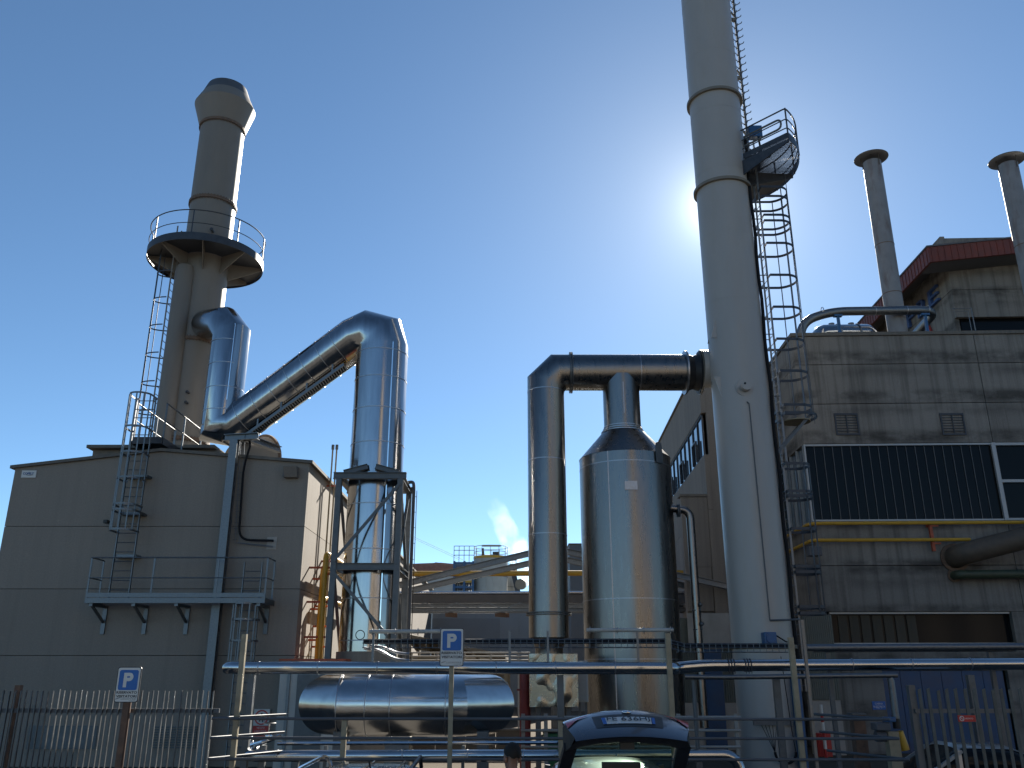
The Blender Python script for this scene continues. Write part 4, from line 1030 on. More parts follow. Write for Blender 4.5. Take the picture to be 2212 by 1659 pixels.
bx_ = MB(); X0, X1 = Xat(1478, 1560, yl2), Xat(1606, 1560, yl2)
bx_.box(X0, X1, yl2, yl2 + 1.4, 0, Zat(1518, yl2)); bx_.build('base_wall', 'light_panel', t)
d = MB(); d.box(X0, X1, yl2 + .02, yl2 + 1.35, Zat(1518, yl2) + .005, Zat(1335, yl2))
for i in range(26): a = X0 + (X1 - X0) * (i + .25) / 26; d.box(a, a + .05, yl2 - .02, yl2 + .018, Zat(1517, yl2), Zat(1405, yl2))
d.build('ribbed_wall', 'ribbed_green', t)
d = MB(); d.box(Xat(1518, 1500, yl2), Xat(1563, 1500, yl2), yl2 - .09, yl2 - .03, .02, Zat(1400, yl2)); d.build('door', 'blue_door', t)
d = MB(); d.box(Xat(1485, 1370, yl2), Xat(1600, 1370, yl2), yl2 - .12, yl2 - .095, Zat(1402, yl2) + .002, Zat(1325, yl2)); d.build('upper_panel', 'light_panel', t)

# ------------------------------------------------------------------ red roofed upper building behind the block
vC = 6.0
uC, zCt = onA(2048, 585, vC)
t = thing('red_roof_hall', 'taller concrete hall with deep red eaves and big raised letters behind the factory block', 'building', L(uC, vC, zTop))
w = LB(); zWT = zA(2180, 563, vC); zWin1, zWin0 = zA(2150, 684, vC), zTop - .2
UCE = uC + 16; VCE = vC + 22
zj = zA(2150, 625, vC)
w.bx(uC, UCE, vC, vC + .2, zj + .01, zWT + 1.2); w.bx(uC, UCE, vC, vC + .2, zWin1, zj - .01)
w.bx(uC, uC + .2, vC + .2, VCE, zj + .01, zWT + 1.4); w.bx(uC, uC + .2, vC + .2, VCE, 0, zj - .01)
w.mat(1).bx(uC + .22, UCE, vC + .5, vC + .55, 0, zWT)
w.build('wall', ['concrete_old', 'concrete_joint'], t)
d = LB(); d.bx(uC + .3, UCE, vC + .3, vC + .33, zWin0 - 1, zWin1); d.build('window', 'glass_dark', t)
uo, vo = 1.45, 1.4
uR, vR = uC - uo, vC - vo
zr1, zr0 = zA(2009, 534, vR), zA(2009, 566, vR)
slope = (zA(2190, 514.7, vR) - zr1) / (uA(2190, 514.7, vR) - uR)
d = MB(); ue = UCE
def RF(u, v, dz): return L(u, v, dz + slope * (u - uR))
d.hexa([RF(uR, vR, zr0), RF(ue, vR, zr0), RF(ue, vR + .12, zr0), RF(uR, vR + .12, zr0), RF(uR, vR, zr1), RF(ue, vR, zr1), RF(ue, vR + .12, zr1), RF(uR, vR + .12, zr1)])
d.hexa([RF(uR, vR + .12, zr0), RF(uR + .12, vR + .12, zr0), RF(uR + .12, VCE, zr0), RF(uR, VCE, zr0), RF(uR, vR + .12, zr1), RF(uR + .12, vR + .12, zr1), RF(uR + .12, VCE, zr1), RF(uR, VCE, zr1)])
for i in range(60):
    u = uR + (ue - uR) * (i + .5) / 60; d.hexa([RF(u, vR - .025, zr0 + .01), RF(u + .03, vR - .025, zr0 + .01), RF(u + .03, vR - .002, zr0 + .01), RF(u, vR - .002, zr0 + .01), RF(u, vR - .025, zr1 - .01), RF(u + .03, vR - .025, zr1 - .01), RF(u + .03, vR - .002, zr1 - .01), RF(u, vR - .002, zr1 - .01)])
for i in range(70):
    v = vR + (VCE - vR) * (i + .5) / 70; d.hexa([RF(uR - .025, v, zr0 + .01), RF(uR - .002, v, zr0 + .01), RF(uR - .002, v + .03, zr0 + .01), RF(uR - .025, v + .03, zr0 + .01), RF(uR - .025, v, zr1 - .01), RF(uR - .002, v, zr1 - .01), RF(uR - .002, v + .03, zr1 - .01), RF(uR - .025, v + .03, zr1 - .01)])
d.build('eaves', 'roof_red', t)
d = MB(); d.hexa([RF(uR - .05, vR - .05, zr1 + .003), RF(ue, vR - .05, zr1 + .003), RF(ue, VCE, zr1 + .003), RF(uR - .05, VCE, zr1 + .003), RF(uR - .05, vR - .05, zr1 + .07), RF(ue, vR - .05, zr1 + .07), RF(ue, VCE, zr1 + .07), RF(uR - .05, VCE, zr1 + .07)])
d.hexa([RF(uR + .121, vR + .121, zr0 + .05), RF(ue, vR + .121, zr0 + .05), RF(ue, vC - .0, zr0 + .05), RF(uR + .121, vC, zr0 + .05), RF(uR + .121, vR + .121, zr0 + .12), RF(ue, vR + .121, zr0 + .12), RF(ue, vC, zr0 + .12), RF(uR + .121, vC, zr0 + .12)])
d.build('roof', 'duct_dark', t)
# raised letters on the left return wall: the rows end near the corner
def letters_wall(txt, mat_, vend, zmid, h_, step):
    n = len(txt)
    for i, ch in enumerate(txt):
        v = vend + (n - 1 - i) * step
        letters(ch, mat_, 'letter', t, L(uC - .012, v, zmid), -ey, (0, 0, 1), h=h_, w=step * (.34 if ch == 'I' else .74), depth=.14)
letters_wall('LESAFFRE', 'letter_blue', vC + 1.55, zTop + 4.95, .80, 1.30)
letters_wall('ITALIA', 'letter_red', vC + 2.6, zTop + 3.55, .75, 1.15)
# roof things
def roofpipe(label, pcap, ptop, pbot, hw, v, hc):
    ut, zt2 = onA(*pcap, v); ub2 = (uA(ptop[0], ptop[1], v) + uA(pbot[0], pbot[1], v)) / 2; zp2 = zA(*ptop, v)
    o = thing('vent_stack', label, 'chimney', L(ub2, v, zTop), 'rusty vent stacks on the factory roof')
    m = MB(); m.lathe([(hw, 0), (hw, zp2 - zTop)], L(ub2, v, zTop), 32); m.mat(1)
    for f in (.30, .55): ring(m, L(ub2, v, zTop + (zp2 - zTop) * f), (0, 0, 1), hw - .002, .03, .012, 32)
    m.build('pipe', ['stack_pipe', 'rust_ring'], o)
    MB().lathe([(.02, .25), (hc, .012), (hc, 0), (.02, .22)], L(ub2, v, zp2 + .22), 36).build('rain_cap', 'duct_dark', o)
    for k in range(3): a = 2 * math.pi * k / 3 - 1.2; MB().beam(L(ub2, v, zp2 - .3) + V((math.cos(a), math.sin(a), 0)) * (hw + .01), L(ub2, v, zp2 + .25) + V((math.cos(a), math.sin(a), 0)) * (hw + .05), .04, .01).build('cap_strut', 'pipe_brown', o)
roofpipe('rust streaked vent stack with flat rain cap standing fully in view on the factory roof', (1880, 336), (1882, 352), (1941, 718), .375, 2.2, .70)
roofpipe('second rust streaked vent stack with rain cap, cut by the right picture edge', (2180, 338), (2183, 357), (2222, 600), .39, 2.2, .72)
v = 1.6; zt2 = zA(1850, 672, v); u0, u1, u2 = uA(1722, 712, v), uA(1765, 672, v), uA(2030, 672, v)
o = thing('roof_duct', 'grey round duct bent at both ends lying along the factory roof edge', 'duct', L(u1, v, zTop))
m = MB(); m.tube(rounded([L(u0 - .05, v + .0, zTop - 1.5), L(u0 + .15, v, zt2 - .45), L(u1 + .55, v, zt2), L(u2 - .1, v, zt2), L(u2 + .1, v + 2.6, zt2 + .0)], .8, 7), .175, 18); m.mat(1)
for px in (1776, 1890, 1958, 2005): ring(m, L(uA(px, 672, v), v, zt2), tuple(ex), .174, .03, .01, 20)
m.build('shell', ['galvanised', 'seam_metal'], o)
for i, (px, lb) in enumerate(((1812, 'blue steel prop under the roof duct beside the small silver tank'), (2001, 'blue steel prop under the roof duct beside the big raised letters'))):
    u = uA(px, 700, v - .05)
    o = thing('blue_prop', lb, 'support', L(u, v - .05, zTop), 'blue props under the roof duct')
    b_ = LB(); b_.bx(u - .05, u + .05, v - .1, v, zTop, zt2 - .26); b_.build('post', 'blue_paint', o)
    b_ = LB(); b_.bx(u - .16, u + .16, v - .14, v + .04, zt2 - .255, zt2 - .18); b_.build('saddle', 'blue_paint', o)
v = 2.9; u0, u1 = uA(1752, 712, v), uA(1893, 712, v); zk = zA(1820, 703, v)
o = thing('roof_tank', 'small silver horizontal tank with rounded ends lying on the factory roof', 'tank', L((u0 + u1) / 2, v, zTop))
rk = .62
m = MB(); m.lathe([(0, -.02), (rk * .55, .05), (rk * .85, .2), (rk, .45), (rk, u1 - u0 - .45), (rk * .85, u1 - u0 - .2), (rk * .55, u1 - u0 - .05), (0, u1 - u0 + .02)], L(u0, v, zk - rk), 36, tuple(ex)); m.mat(1)
for f in (.38, .68): ring(m, L(u0 + (u1 - u0) * f, v, zk - rk), tuple(ex), rk - .002, .06, .03, 36)
m.build('shell', ['cladding', 'galvanised'], o)
for f in (.2, .8): b_ = LB(); b_.bx(u0 + (u1 - u0) * f - .08, u0 + (u1 - u0) * f + .08, v - .35, v + .35, zTop - .05, zk - rk * 1.4); b_.build('saddle', 'grey_steel', o)
for f in (.38, .68): 
    MB().lathe([(.12, 0), (.12, .1), (0, .14)], L(u0 + (u1 - u0) * f - .15, v, zk - .01), 18).build('manhole', 'galvanised', o)
# roof corner guard rail near the red hall
u0, z0_ = onA(2058, 667, 5.0); u1 = uA(2098, 667, 5.0)
o = thing('roof_guard', 'thin steel guard rail frame on the factory roof below the red eaves', 'railing', L(u1, 5.0, zTop))
MB().tube([L(u1 + .05, 5.0, zTop), L(u1, 5.0, z0_ + .02), L(u0, 5.0, z0_)], .025, 8).build('frame', 'galvanised', o)
MB().tube([L(u1 - .13, 5.0, zTop), L(u1 - .16, 5.0, z0_ - .12), L(u0, 5.0, z0_ - .14)], .016, 8).build('frame', 'galvanised', o)
# lamp at block corner
q = onA(1757, 1192, -.3)
o = thing('corner_floodlight', 'dark floodlight on a bracket at the corner of the stained factory block', 'lamp', L(q[0], -.02, q[1]))
b_ = LB(); b_.bx(q[0] - .22, q[0] + .22, -.55, -.25, q[1] - .16, q[1] + .16); b_.build('housing', 'duct_dark', o, bevel=.02)
b_ = LB(); b_.bx(q[0] - .03, q[0] + .2, -.25, -.002, q[1] - .03, q[1] + .03); b_.build('arm', 'dark_steel', o)

# ------------------------------------------------------------------ yard behind: pipe bridge, sheds, silos, steam
YB = 40.0
bx0, bx1 = Xat(850, 1300, YB), Xat(1600, 1300, YB)
t = thing('pipe_bridge', 'long dark pipe bridge spanning the yard between the clad duct and vessel', 'pipe bridge', ((bx0 + bx1) / 2, YB, 0))
zb1, zb0, zbb = Zat(1284, YB), Zat(1302, YB), Zat(1317, YB)
m = MB(); m.box(bx0, bx1, YB, YB + .5, zb0, zb1); m.build('duct', 'duct_dark', t)
m = MB(); m.ibeam((bx0, YB + .02, zbb), (bx1, YB + .02, zbb), .2, .16); m.ibeam((bx0, YB + 1.1, zbb), (bx1, YB + 1.1, zbb), .2, .16); m.ibeam((bx0, YB + 1.1, zb0 - .05), (bx1, YB + 1.1, zb0 - .05), .2, .16)
m.build('chord', 'galvanised', t)
m = MB(); n = 22
for i in range(n):
    a, b = bx0 + (bx1 - bx0) * i / n, bx0 + (bx1 - bx0) * (i + 1) / n
    m.beam((a, YB + .02, zbb if i % 2 else zb0), (b, YB + .02, zb0 if i % 2 else zbb), .05, .05, (0, 1, 0))
m.build('bracing', 'galvanised', t)
for px in (985, 1097): 
    x = Xat(px, 1318, YB); MB().beam((x, YB - .1, zbb - .25), (x - .55, YB + 1.8, zbb - .1), .14, .2).build('cross_arm', 'rusty_steel', t)
for i, (py, y_, r_) in enumerate(((1280.5, YB + .25, .085), (1282, YB + .55, .10))):
    MB().tube([(bx0, y_, Zat(py, YB)), (bx1, y_, Zat(py, YB) + .02)], r_, 12).build('clad_pipe', 'cladding_pipe', t)
for px in (858, 1195, 1350, 1560): x = Xat(px, 1350, YB + .6); MB().ibeam((x, YB + .6, 0), (x, YB + .6, zbb - .09), .3, .3, .02).build('column', 'grey_steel', t)
t = thing('yellow_pipe', 'straight yellow pipe crossing the yard above the dark pipe bridge', 'pipe', (Xat(1000, 1238, 38.6), 38.6, Zat(1238, 38.6)))
MB().tube([(Xat(886, 1238, 38.6), 38.6, Zat(1239.5, 38.6)), (Xat(1600, 1238, 38.6), 38.6, Zat(1237, 38.6))], .115, 12).build('pipe', 'yellow_paint', t)
for px in (870, 1195): x = Xat(px, 1280, 38.6); MB().beam((x, 38.6, 0), (x, 38.6, Zat(1238, 38.6) - .13), .12, .12).build('prop', 'grey_steel', t)
for i, (p, q, y_) in enumerate((((846, 1268), (1190, 1184), 33.0), ((872, 1279), (1200, 1204), 34.2))):
    o = thing('sloping_strut', ('upper sloping steel strut behind the braced frame, crossing the yellow pipe', 'lower sloping steel strut behind the braced frame, meeting the pipe bridge')[i], 'beam', at(*p, y_), 'sloping steel struts over the yard')
    m = MB(); m.ibeam(at(*p, y_), at(*q, y_), .20, .22, .02); m.ibeam(at(*q, y_), at(1640, q[1] + 97, y_), .20, .22, .02); m.build('beam', 'galvanised', o)
    b0 = at(*p, y_); MB().beam((b0.x + .1, y_, 0), (b0.x + .1, y_, b0.z - .02), .2, .2).build('post', 'galvanised', o)
# blue-grey shed at the far end of the yard
ysd = 69.6
sx0, sx1 = XR + .05, Xat(1500, 1400, ysd)
t = thing('grey_shed', 'plain pale blue grey shed wall closing the far end of the yard', 'building', ((sx0 + sx1) / 2, ysd, 0))
zsd = Zat(1290, ysd)
m = MB(); 
n = 6
for i in range(n): a = sx0 + (sx1 - sx0) * i / n; m.box(a + .01, a + (sx1 - sx0) / n - .01, ysd, ysd + .2, 0, zsd)
m.box(sx0 + .05, sx1 - .05, ysd + .2, ysd + 12, 0, zsd - .2); m.build('wall', 'shed_grey', t)
MB().box(sx0 - .0, Xat(1080, 1360, ysd), ysd - .06, ysd - .003, Zat(1440, ysd), Zat(1336, ysd)).build('lower_panel', 'shed_patch', t)
MB().box(sx0, sx1, ysd - .1, ysd + 12.1, zsd + .01, zsd + .25).build('roof', 'coping', t)
m = MB(); m.box(Xat(1232, 1360, ysd), Xat(1246, 1360, ysd), ysd - .1, ysd - .02, Zat(1410, ysd), Zat(1366, ysd)); m.build('window', 'glass_dark', t)
# awning in the yard
ya = 46.0
t = thing('yard_awning', 'low beige awning on thin posts in front of the grey shed', 'shed', at(990, 1430, ya))
q0, q1, q2, q3 = at(886, 1371, ya), at(1092, 1414, ya), at(1100, 1421, ya + 9), at(905, 1398, ya + 9)
dn = V((0, 0, -.18))
MB().hexa([q0 + dn, q1 + dn, q2 + dn, q3 + dn, q0, q1, q2, q3]).build('roof', 'cream_trim', t)
m = MB()
for k in range(7): a, b = q0.lerp(q1, k / 6) + dn * 1.02, q3.lerp(q2, k / 6) + dn * 1.02; m.beam(a + V((0, 0, -.1)), b + V((0, 0, -.1)), .1, .18)
m.build('rafters', 'post_tan', t)
for q in (q0, q1, q2, q3, q0.lerp(q1, .5)): MB().beam((q.x, q.y + .1, 0), (q.x, q.y + .1, q.z - .2), .12, .12).build('post', 'post_tan', t)
m = MB(); m.box(q3.x - 1, q2.x, ya + 9.2, ya + 9.4, 0, q3.z - .5); m.build('back_wall', 'light_panel', t)
t = thing('yard_guardrail', 'pale low guard rail on short posts in the yard by the awning', 'railing', at(1010, 1420, 33))
for py in (1410, 1418, 1426): MB().tube([at(880, py, 33), at(1145, py, 33)], .03, 8).build('rail', 'light_panel', t)
for px in (890, 945, 1004, 1061, 1120): q = at(px, 1409, 33); MB().beam((q.x, 33.05, 0), (q.x, 33.05, q.z), .06, .05).build('post', 'light_panel', t)
# brown roofed far building
yk = 96.0
k0, k1 = Xat(880, 1250, yk), Xat(1012, 1250, yk)
t = thing('far_hall', 'far grey hall with a rusty brown ribbed roof edge beyond the yard', 'building', ((k0 + k1) / 2, yk, 0))
MB().box(k0, k1, yk, yk + 20, 0, Zat(1234, yk)).build('wall', 'far_wall', t)
m = MB(); kp = Xat(952, 1210, yk); P = [(k0 - .4, yk - .3, Zat(1234, yk)), (k1 + .4, yk - .3, Zat(1238, yk)), (k1 + .4, yk - .3, Zat(1222, yk)), (k0 - .4, yk - .3, Zat(1219, yk))]
P = [P[0], P[1], P[2], (kp, yk - .3, Zat(1216, yk)), P[3]]
m.prism(P, (0, 0, 0), (0, 20, 0))
for i in range(40): x = k0 + (k1 - k0) * (i + .5) / 40; m.box(x - .06, x + .06, yk - .38, yk - .302, Zat(1234, yk) + .02, Zat(1222, yk))
m.build('roof_edge', 'brown_roof', t)
m = MB(); m.prism([(Xat(915, 1215, yk), yk + 3, Zat(1219, yk)), (Xat(985, 1215, yk), yk + 3, Zat(1222, yk)), (Xat(978, 1215, yk), yk + 3, Zat(1212, yk)), (kp - .8, yk + 3, Zat(1207.5, yk)), (Xat(922, 1215, yk), yk + 3, Zat(1212, yk))], (0, 0, 0), (0, 8, 0)); m.build('roof_hump', 'duct_dark', t)
# silos with walkway
def silo(label, pl, pr, ptop, y_, rails=True):
    x0, x1 = Xat(pl, 1240, y_), Xat(pr, 1240, y_); r_ = (x1 - x0) / 2; x = (x0 + x1) / 2; z = Zat(ptop, y_)
    o = thing('silo', label, 'silo', (x, y_, 0), 'pale silos beyond the yard')
    m = MB(); m.lathe([(r_, 0), (r_, z), (r_ * .6, z + .25), (0, z + .35)], (x, y_, 0), 40); m.mat(1)
    for f in (.72, .86): ring(m, (x, y_, z * f), (0, 0, 1), r_ - .002, .04, .05, 40)
    m.build('shell', ['silo_paint', 'dark_steel'], o)
    if rails:
        for dz in (1.1, .55): MB().tube(arc((x, y_, z + dz), r_, 0, 2 * math.pi, 40)[:-1], .03, 6, closed=True).build('railing', 'light_panel', o)
        for k in range(12): a = 2 * math.pi * k / 12; MB().beam((x + r_ * math.cos(a), y_ + r_ * math.sin(a), z - .1), (x + r_ * math.cos(a), y_ + r_ * math.sin(a), z + 1.1), .05, .05).build('post', 'light_panel', o)
        MB().lathe([(r_, -.12), (r_ + .06, -.12), (r_ + .06, .12), (r_, .12)], (x, y_, z), 40).build('rim', 'yellow_paint', o)
        m = MB(); m.tube([(x - .7, y_ - .8, z), (x - .8, y_ - .9, z + .9)], .12, 8); m.box(x + .2, x + .9, y_ - .5, y_ + .2, z + .2, z + .6); m.build('top_fitting', 'dark_steel', o)
        MB().box(x - r_ * .5, x + r_ * .6, y_ - .4, y_ - .3, z + 1.12, z + 1.3).build('top_beam', 'light_panel', o)
    return x, r_, z
silo('large pale railed silo with a pipe cap at the end of the yard', 1023.5, 1096, 1206, 88.0)
silo('smaller pale railed silo half hidden by the large one and the flue', 1078, 1116, 1232, 92.0)
t = thing('blue_gantry', 'blue steel walkway gantry with rails joined to the large pale silo', 'gantry', at(1000, 1276, 86.5))
y_ = 86.5
for px in (981, 1003, 1022): 
    for dy in (0, 2.2): x = Xat(px, 1240, y_); MB().beam((x, y_ + dy, 0), (x, y_ + dy, Zat(1212, y_)), .22, .22).build('column', 'blue_paint', t)
for py in (1214, 1240, 1254, 1266): MB().box(Xat(980, 1240, y_), Xat(1024, 1240, y_), y_ - .05, y_ + 2.4, Zat(py, y_) - .2, Zat(py, y_)).build('walkway', 'blue_paint' if py != 1254 else 'yellow_paint', t)
for dz in (1.1, 1.9, 2.6): MB().tube([(Xat(980, 1240, y_), y_ - .1, Zat(1214, y_) + dz * .6), (Xat(1024, 1240, y_), y_ - .1, Zat(1214, y_) + dz * .6)], .035, 6).build('rail', 'light_panel', t)
for k in range(5): x = Xat(980 + 11 * k, 1240, y_); MB().beam((x, y_ - .1, Zat(1214, y_)), (x, y_ - .1, Zat(1214, y_) + 1.56), .06, .06).build('post', 'light_panel', t)
m = MB()
for k in range(7): m.box(Xat(984 + 5 * k, 1240, y_), Xat(987 + 5 * k, 1240, y_), y_ + .3, y_ + 1.2, Zat(1275, y_), Zat(1258 - (k % 3) * 5, y_))
m.build('machinery', 'duct_dark', t)
q = at(1120, 1262, 89)
t = thing('conveyor_leg', 'dark inclined conveyor leg right of the smaller silo', 'conveyor', (q.x, 89, 0))
MB().beam(at(1106, 1225, 89), at(1124, 1300, 89), .5, .5, (0, 1, 0)).build('casing', 'dark_steel', t)
m = MB(); m.tube([at(1124, 1262, 88.5), at(1127, 1262, 91)], .55, 14); m.build('drum', 'cream_trim', t)
t = thing('dark_tower', 'narrow dark blue grey tower between the round flue and the big vessel', 'building', at(1244, 1400, 62))
x0, x1 = Xat(1231, 1240, 62), Xat(1262, 1240, 62)
m = MB(); m.box(x0, x1, 62, 66, 0, Zat(1176, 62))
for i in range(9): a = x0 + (x1 - x0) * i / 9; m.box(a + .02, a + .07, 61.95, 61.998, 2, Zat(1178, 62))
m.build('wall', 'shed_patch', t)
MB().box(x0 - .05, x1 + .05, 61.9, 66.1, Zat(1176, 62) + .003, Zat(1174, 62)).build('roof', 'coping', t)
for i, (pa, pb) in enumerate((((800, 1116), (992, 1209)), ((800, 1112), (1000, 1209)))):
    o = MB().tube([at(*pa, 70), at((pa[0] + pb[0]) / 2, (pa[1] + pb[1]) / 2 + 2, 78), at(*pb, 86.8)], .014, 5).build('overhead_wire', 'cable_black', None, at(*pb, 86.8))
    tag(o, ('upper' if i else 'lower') + ' of two thin overhead wires slanting down to the blue gantry', 'wire', 'overhead wires')

# steam plume
def steam():
    m, tr, b = newmat('steam')
    tr.nodes.remove(b)
    pv = nd(tr, "ShaderNodeVolumePrincipled"); pv.inputs['Color'].default_value = (1, 1, 1, 1); pv.inputs['Anisotropy'].default_value = 0.6
    tc = nd(tr, "ShaderNodeTexCoord")
    v = coords(tr, (1, 1, 1)); n = noise(tr, v, .42, 5, .62)
    d = maprange(tr, n, .44, .68, 0, 1.0)
    g = nd(tr, "ShaderNodeSeparateXYZ"); tr.links.new(tc.outputs['Generated'], g.inputs[0])
    h = maprange(tr, g.outputs[2], .05, .95, .20, .015)
    mu = nd(tr, "ShaderNodeMath", operation='MULTIPLY'); tr.links.new(d, mu.inputs[0]); tr.links.new(h, mu.inputs[1])
    tr.links.new(mu.outputs[0], pv.inputs['Density'])
    tr.links.new(pv.outputs[0], tr.nodes['Material Output'].inputs['Volume'])
    MATS['steam'] = m
steam()
ypl = 112.0
pp = [at(1150, 1262, ypl), at(1140, 1235, ypl), at(1128, 1205, ypl), at(1112, 1178, ypl), at(1096, 1150, ypl), at(1084, 1125, ypl), at(1072, 1098, ypl), at(1064, 1080, ypl)]
o = MB().tube(pp, [2.2, 2.2, 1.9, 1.6, 1.5, 1.5, 1.3, .8], 18).build('steam_plume', 'steam', None, pp[0])
tag(o, 'white steam plume drifting up behind the silos and the round flue', 'steam'); o["kind"] = "stuff"

# ------------------------------------------------------------------ foreground pipe rack
YP = 17.0
def zr_(py, y=YP): return Zat(py, y)
t = thing('main_pipe', 'long shiny clad pipe running level across the yard above the clad loop', 'pipe', (Xat(960, 1443, YP), YP, zr_(1443)))
x0, x1 = Xat(475, 1442, YP), Xat(1468, 1443, YP)
m = MB(); m.tube(rounded([(x0 + .1, YP + 1.4, zr_(1442)), (x0 + .1, YP, zr_(1442)), (x1 - .05, YP, zr_(1443.5)), (x1 - .05, YP + .55, zr_(1443.5)), (x1 + .6, YP + .55, Zat(1437.5, YP + .55)), (Xat(2350, 1434, YP + .55), YP + .55, Zat(1433, YP + .55))], .22, 5), .112, 22)
m.mat(1)
px = 560
while px < 2300:
    yy = YP if px < 1460 else YP + .55; zz = Zat(1442.5 if px < 1460 else 1437 - (px - 1470) * .005, yy)
    if not 1440 < px < 1500: ring(m, (Xat(px, 1442, yy), yy, zz), (1, 0, 0), .109, .025, .008, 24)
    px += 128
m.build('shell', ['cladding_pipe', 'seam_metal'], t)
m = MB()
for px in (1572, 1578, 1584, 1608, 1614, 1620): 
    x = Xat(px, 1437, YP + .55); ring(m, (x, YP + .55, Zat(1436.8, YP + .55)), (1, 0, 0), .112, .02, .012, 20); m.tube([(x, YP + .43, Zat(1436.8, YP + .55)), (x, YP + .45, Zat(1455, YP + .55))], .008, 5)
m.build('pipe_clamp', 'dark_steel', t)
for px in (545, 1210, 1690, 2120):
    x = Xat(px, 1470, YP + .2); MB().box(x - .06, x + .06, YP + .1 + (.45 if px > 1450 else 0), YP + .22 + (.45 if px > 1450 else 0), 0, zr_(1443) - .125).build('support_post', 'grey_steel', t)
t = thing('lower_pipe', 'shiny clad pipe low down behind the tubular fence rails', 'pipe', (Xat(860, 1632, YP), YP, zr_(1632)))
x0, x1 = Xat(520, 1634, YP), Xat(1590, 1630, YP)
m = MB(); m.tube(rounded([(x0 + .12, YP + .9, zr_(1622)), (x0 + .1, YP, zr_(1633)), (x1, YP, zr_(1631)), (x1 + .1, YP, .6)], .25, 5), .10, 20); m.mat(1)
for px in (600, 740, 870, 1010, 1130, 1330, 1470): ring(m, (Xat(px, 1632, YP), YP, zr_(1632)), (1, 0, 0), .097, .025, .008, 22)
m.build('shell', ['cladding_pipe', 'seam_metal'], t)
for px in (640, 1045, 1240, 1510): x = Xat(px, 1640, YP); MB().box(x - .05, x + .05, YP - .05, YP + .05, 0, zr_(1632) - .103).build('support_post', 'grey_steel', t)
t = thing('valve_cluster', 'small chrome valve and elbow fittings at the left end of the lower pipe', 'valve', at(575, 1610, YP + .3))
m = MB(); q = at(568, 1603, YP + .3); m.tube([q + V((-.35, .3, -.1)), q, q + V((.3, .1, .12))], .05, 10); m.ball(q + V((-.35, .3, .02)), .09); m.ball(q + V((.1, 0, .1)), .07); m.tube([q + V((.1, 0, .1)), q + V((.1, 0, .32))], .02, 8); m.build('valve_body', 'chrome', t)
m = MB(); m.lathe([(.10, -.012), (.12, 0), (.10, .012)], q + V((.1, 0, .33)), 20); m.build('handwheel', 'duct_dark', t)
MB().box(q.x - .06, q.x + .06, q.y, q.y + .1, 0, q.z - .06).build('stand', 'grey_steel', t)
t = thing('thin_pipe', 'thin shiny pipe between the clad loop and the lower pipe', 'pipe', (Xat(900, 1606, YP + .4), YP + .4, Zat(1606, YP + .4)))
MB().tube([(Xat(600, 1606, YP + .4), YP + .4, Zat(1606, YP + .4)), (Xat(1230, 1604, YP + .4), YP + .4, Zat(1604, YP + .4))], .035, 10).build('pipe', 'cladding_pipe', t)
for px in (702, 1000): x = Xat(px, 1640, YP + .4); MB().box(x - .03, x + .03, YP + .37, YP + .43, 0, Zat(1606, YP + .4) - .037).build('stand', 'grey_steel', t)
t = thing('upper_right_pipe', 'grey pipe in front of the curtained window at the right, above the shiny pipe', 'pipe', (Xat(1990, 1398, YP + .8), YP + .8, Zat(1398, YP + .8)))
m = MB(); y_ = YP + .8; m.tube([(Xat(1742, 1399, y_), y_, Zat(1399, y_)), (Xat(2350, 1396, y_), y_, Zat(1396, y_))], .068, 16); m.tube([(Xat(1760, 1406, y_), y_ + .1, Zat(1406.5, y_)), (Xat(2200, 1405, y_), y_ + .1, Zat(1405, y_))], .022, 8); m.build('shell', 'galvanised', t)
for px in (1795, 2150): x = Xat(px, 1420, y_); MB().box(x - .04, x + .04, y_ + .15, y_ + .23, 0, Zat(1396, y_)).build('post', 'grey_steel', t)
t = thing('branch_pipe', 'thinner pipe under the main pipe at the right ending in a downpipe', 'pipe', (Xat(1700, 1461, YP), YP, Zat(1461, YP)))
y_ = YP + .1
MB().tube(rounded([(Xat(1479, 1462, y_), y_, Zat(1462, y_)), (Xat(1560, 1463, y_), y_, Zat(1463, y_)), (Xat(1938, 1459, y_), y_, Zat(1458.5, y_))], .1), .045, 14).build('shell', 'galvanised', t)
xd = Xat(1922, 1468, y_)
MB().tube([(xd, y_, Zat(1464, y_)), (xd + .02, y_, Zat(1472, y_)), (xd + .02, y_, Zat(1552, y_))], .062, 14).build('downpipe', 'galvanised', t)
MB().tube([(Xat(1500, 1468, y_), y_ + .1, 0), (Xat(1500, 1468, y_), y_ + .1, Zat(1466, y_))], .04, 8).build('post', 'grey_steel', t)
# valve station on yellow post
q = at(1925, 1580, YP + .2)
t = thing('valve_station', 'yellow and blue motorised valve on a stand before the blue sliding door', 'valve', (q.x, q.y, 0))
MB().box(q.x - .1, q.x + .1, q.y - .1, q.y + .1, 0, q.z).build('stand', 'post_tan', t)
m = MB(); m.box(q.x - .32, q.x - .05, q.y - .15, q.y + .15, q.z + .02, q.z + .16); m.tube([(q.x - .3, q.y, q.z - .08), (q.x - .12, q.y, q.z - .08)], .1, 14); m.build('valve_body', 'duct_dark', t, bevel=.02)
MB().box(q.x - .16, q.x + .06, q.y - .16, q.y - .02, q.z + .17, q.z + .26).build('actuator', 'blue_paint', t, bevel=.02)
MB().tube([(q.x + .14, q.y, q.z + .0), (q.x + .22, q.y, q.z - .32)], .08, 14).build('yellow_valve', 'yellow_paint', t)
MB().tube([(q.x + .12, q.y, q.z + .05), (q.x + .12, q.y, q.z + .28)], .07, 14).build('cap', 'rubber', t)
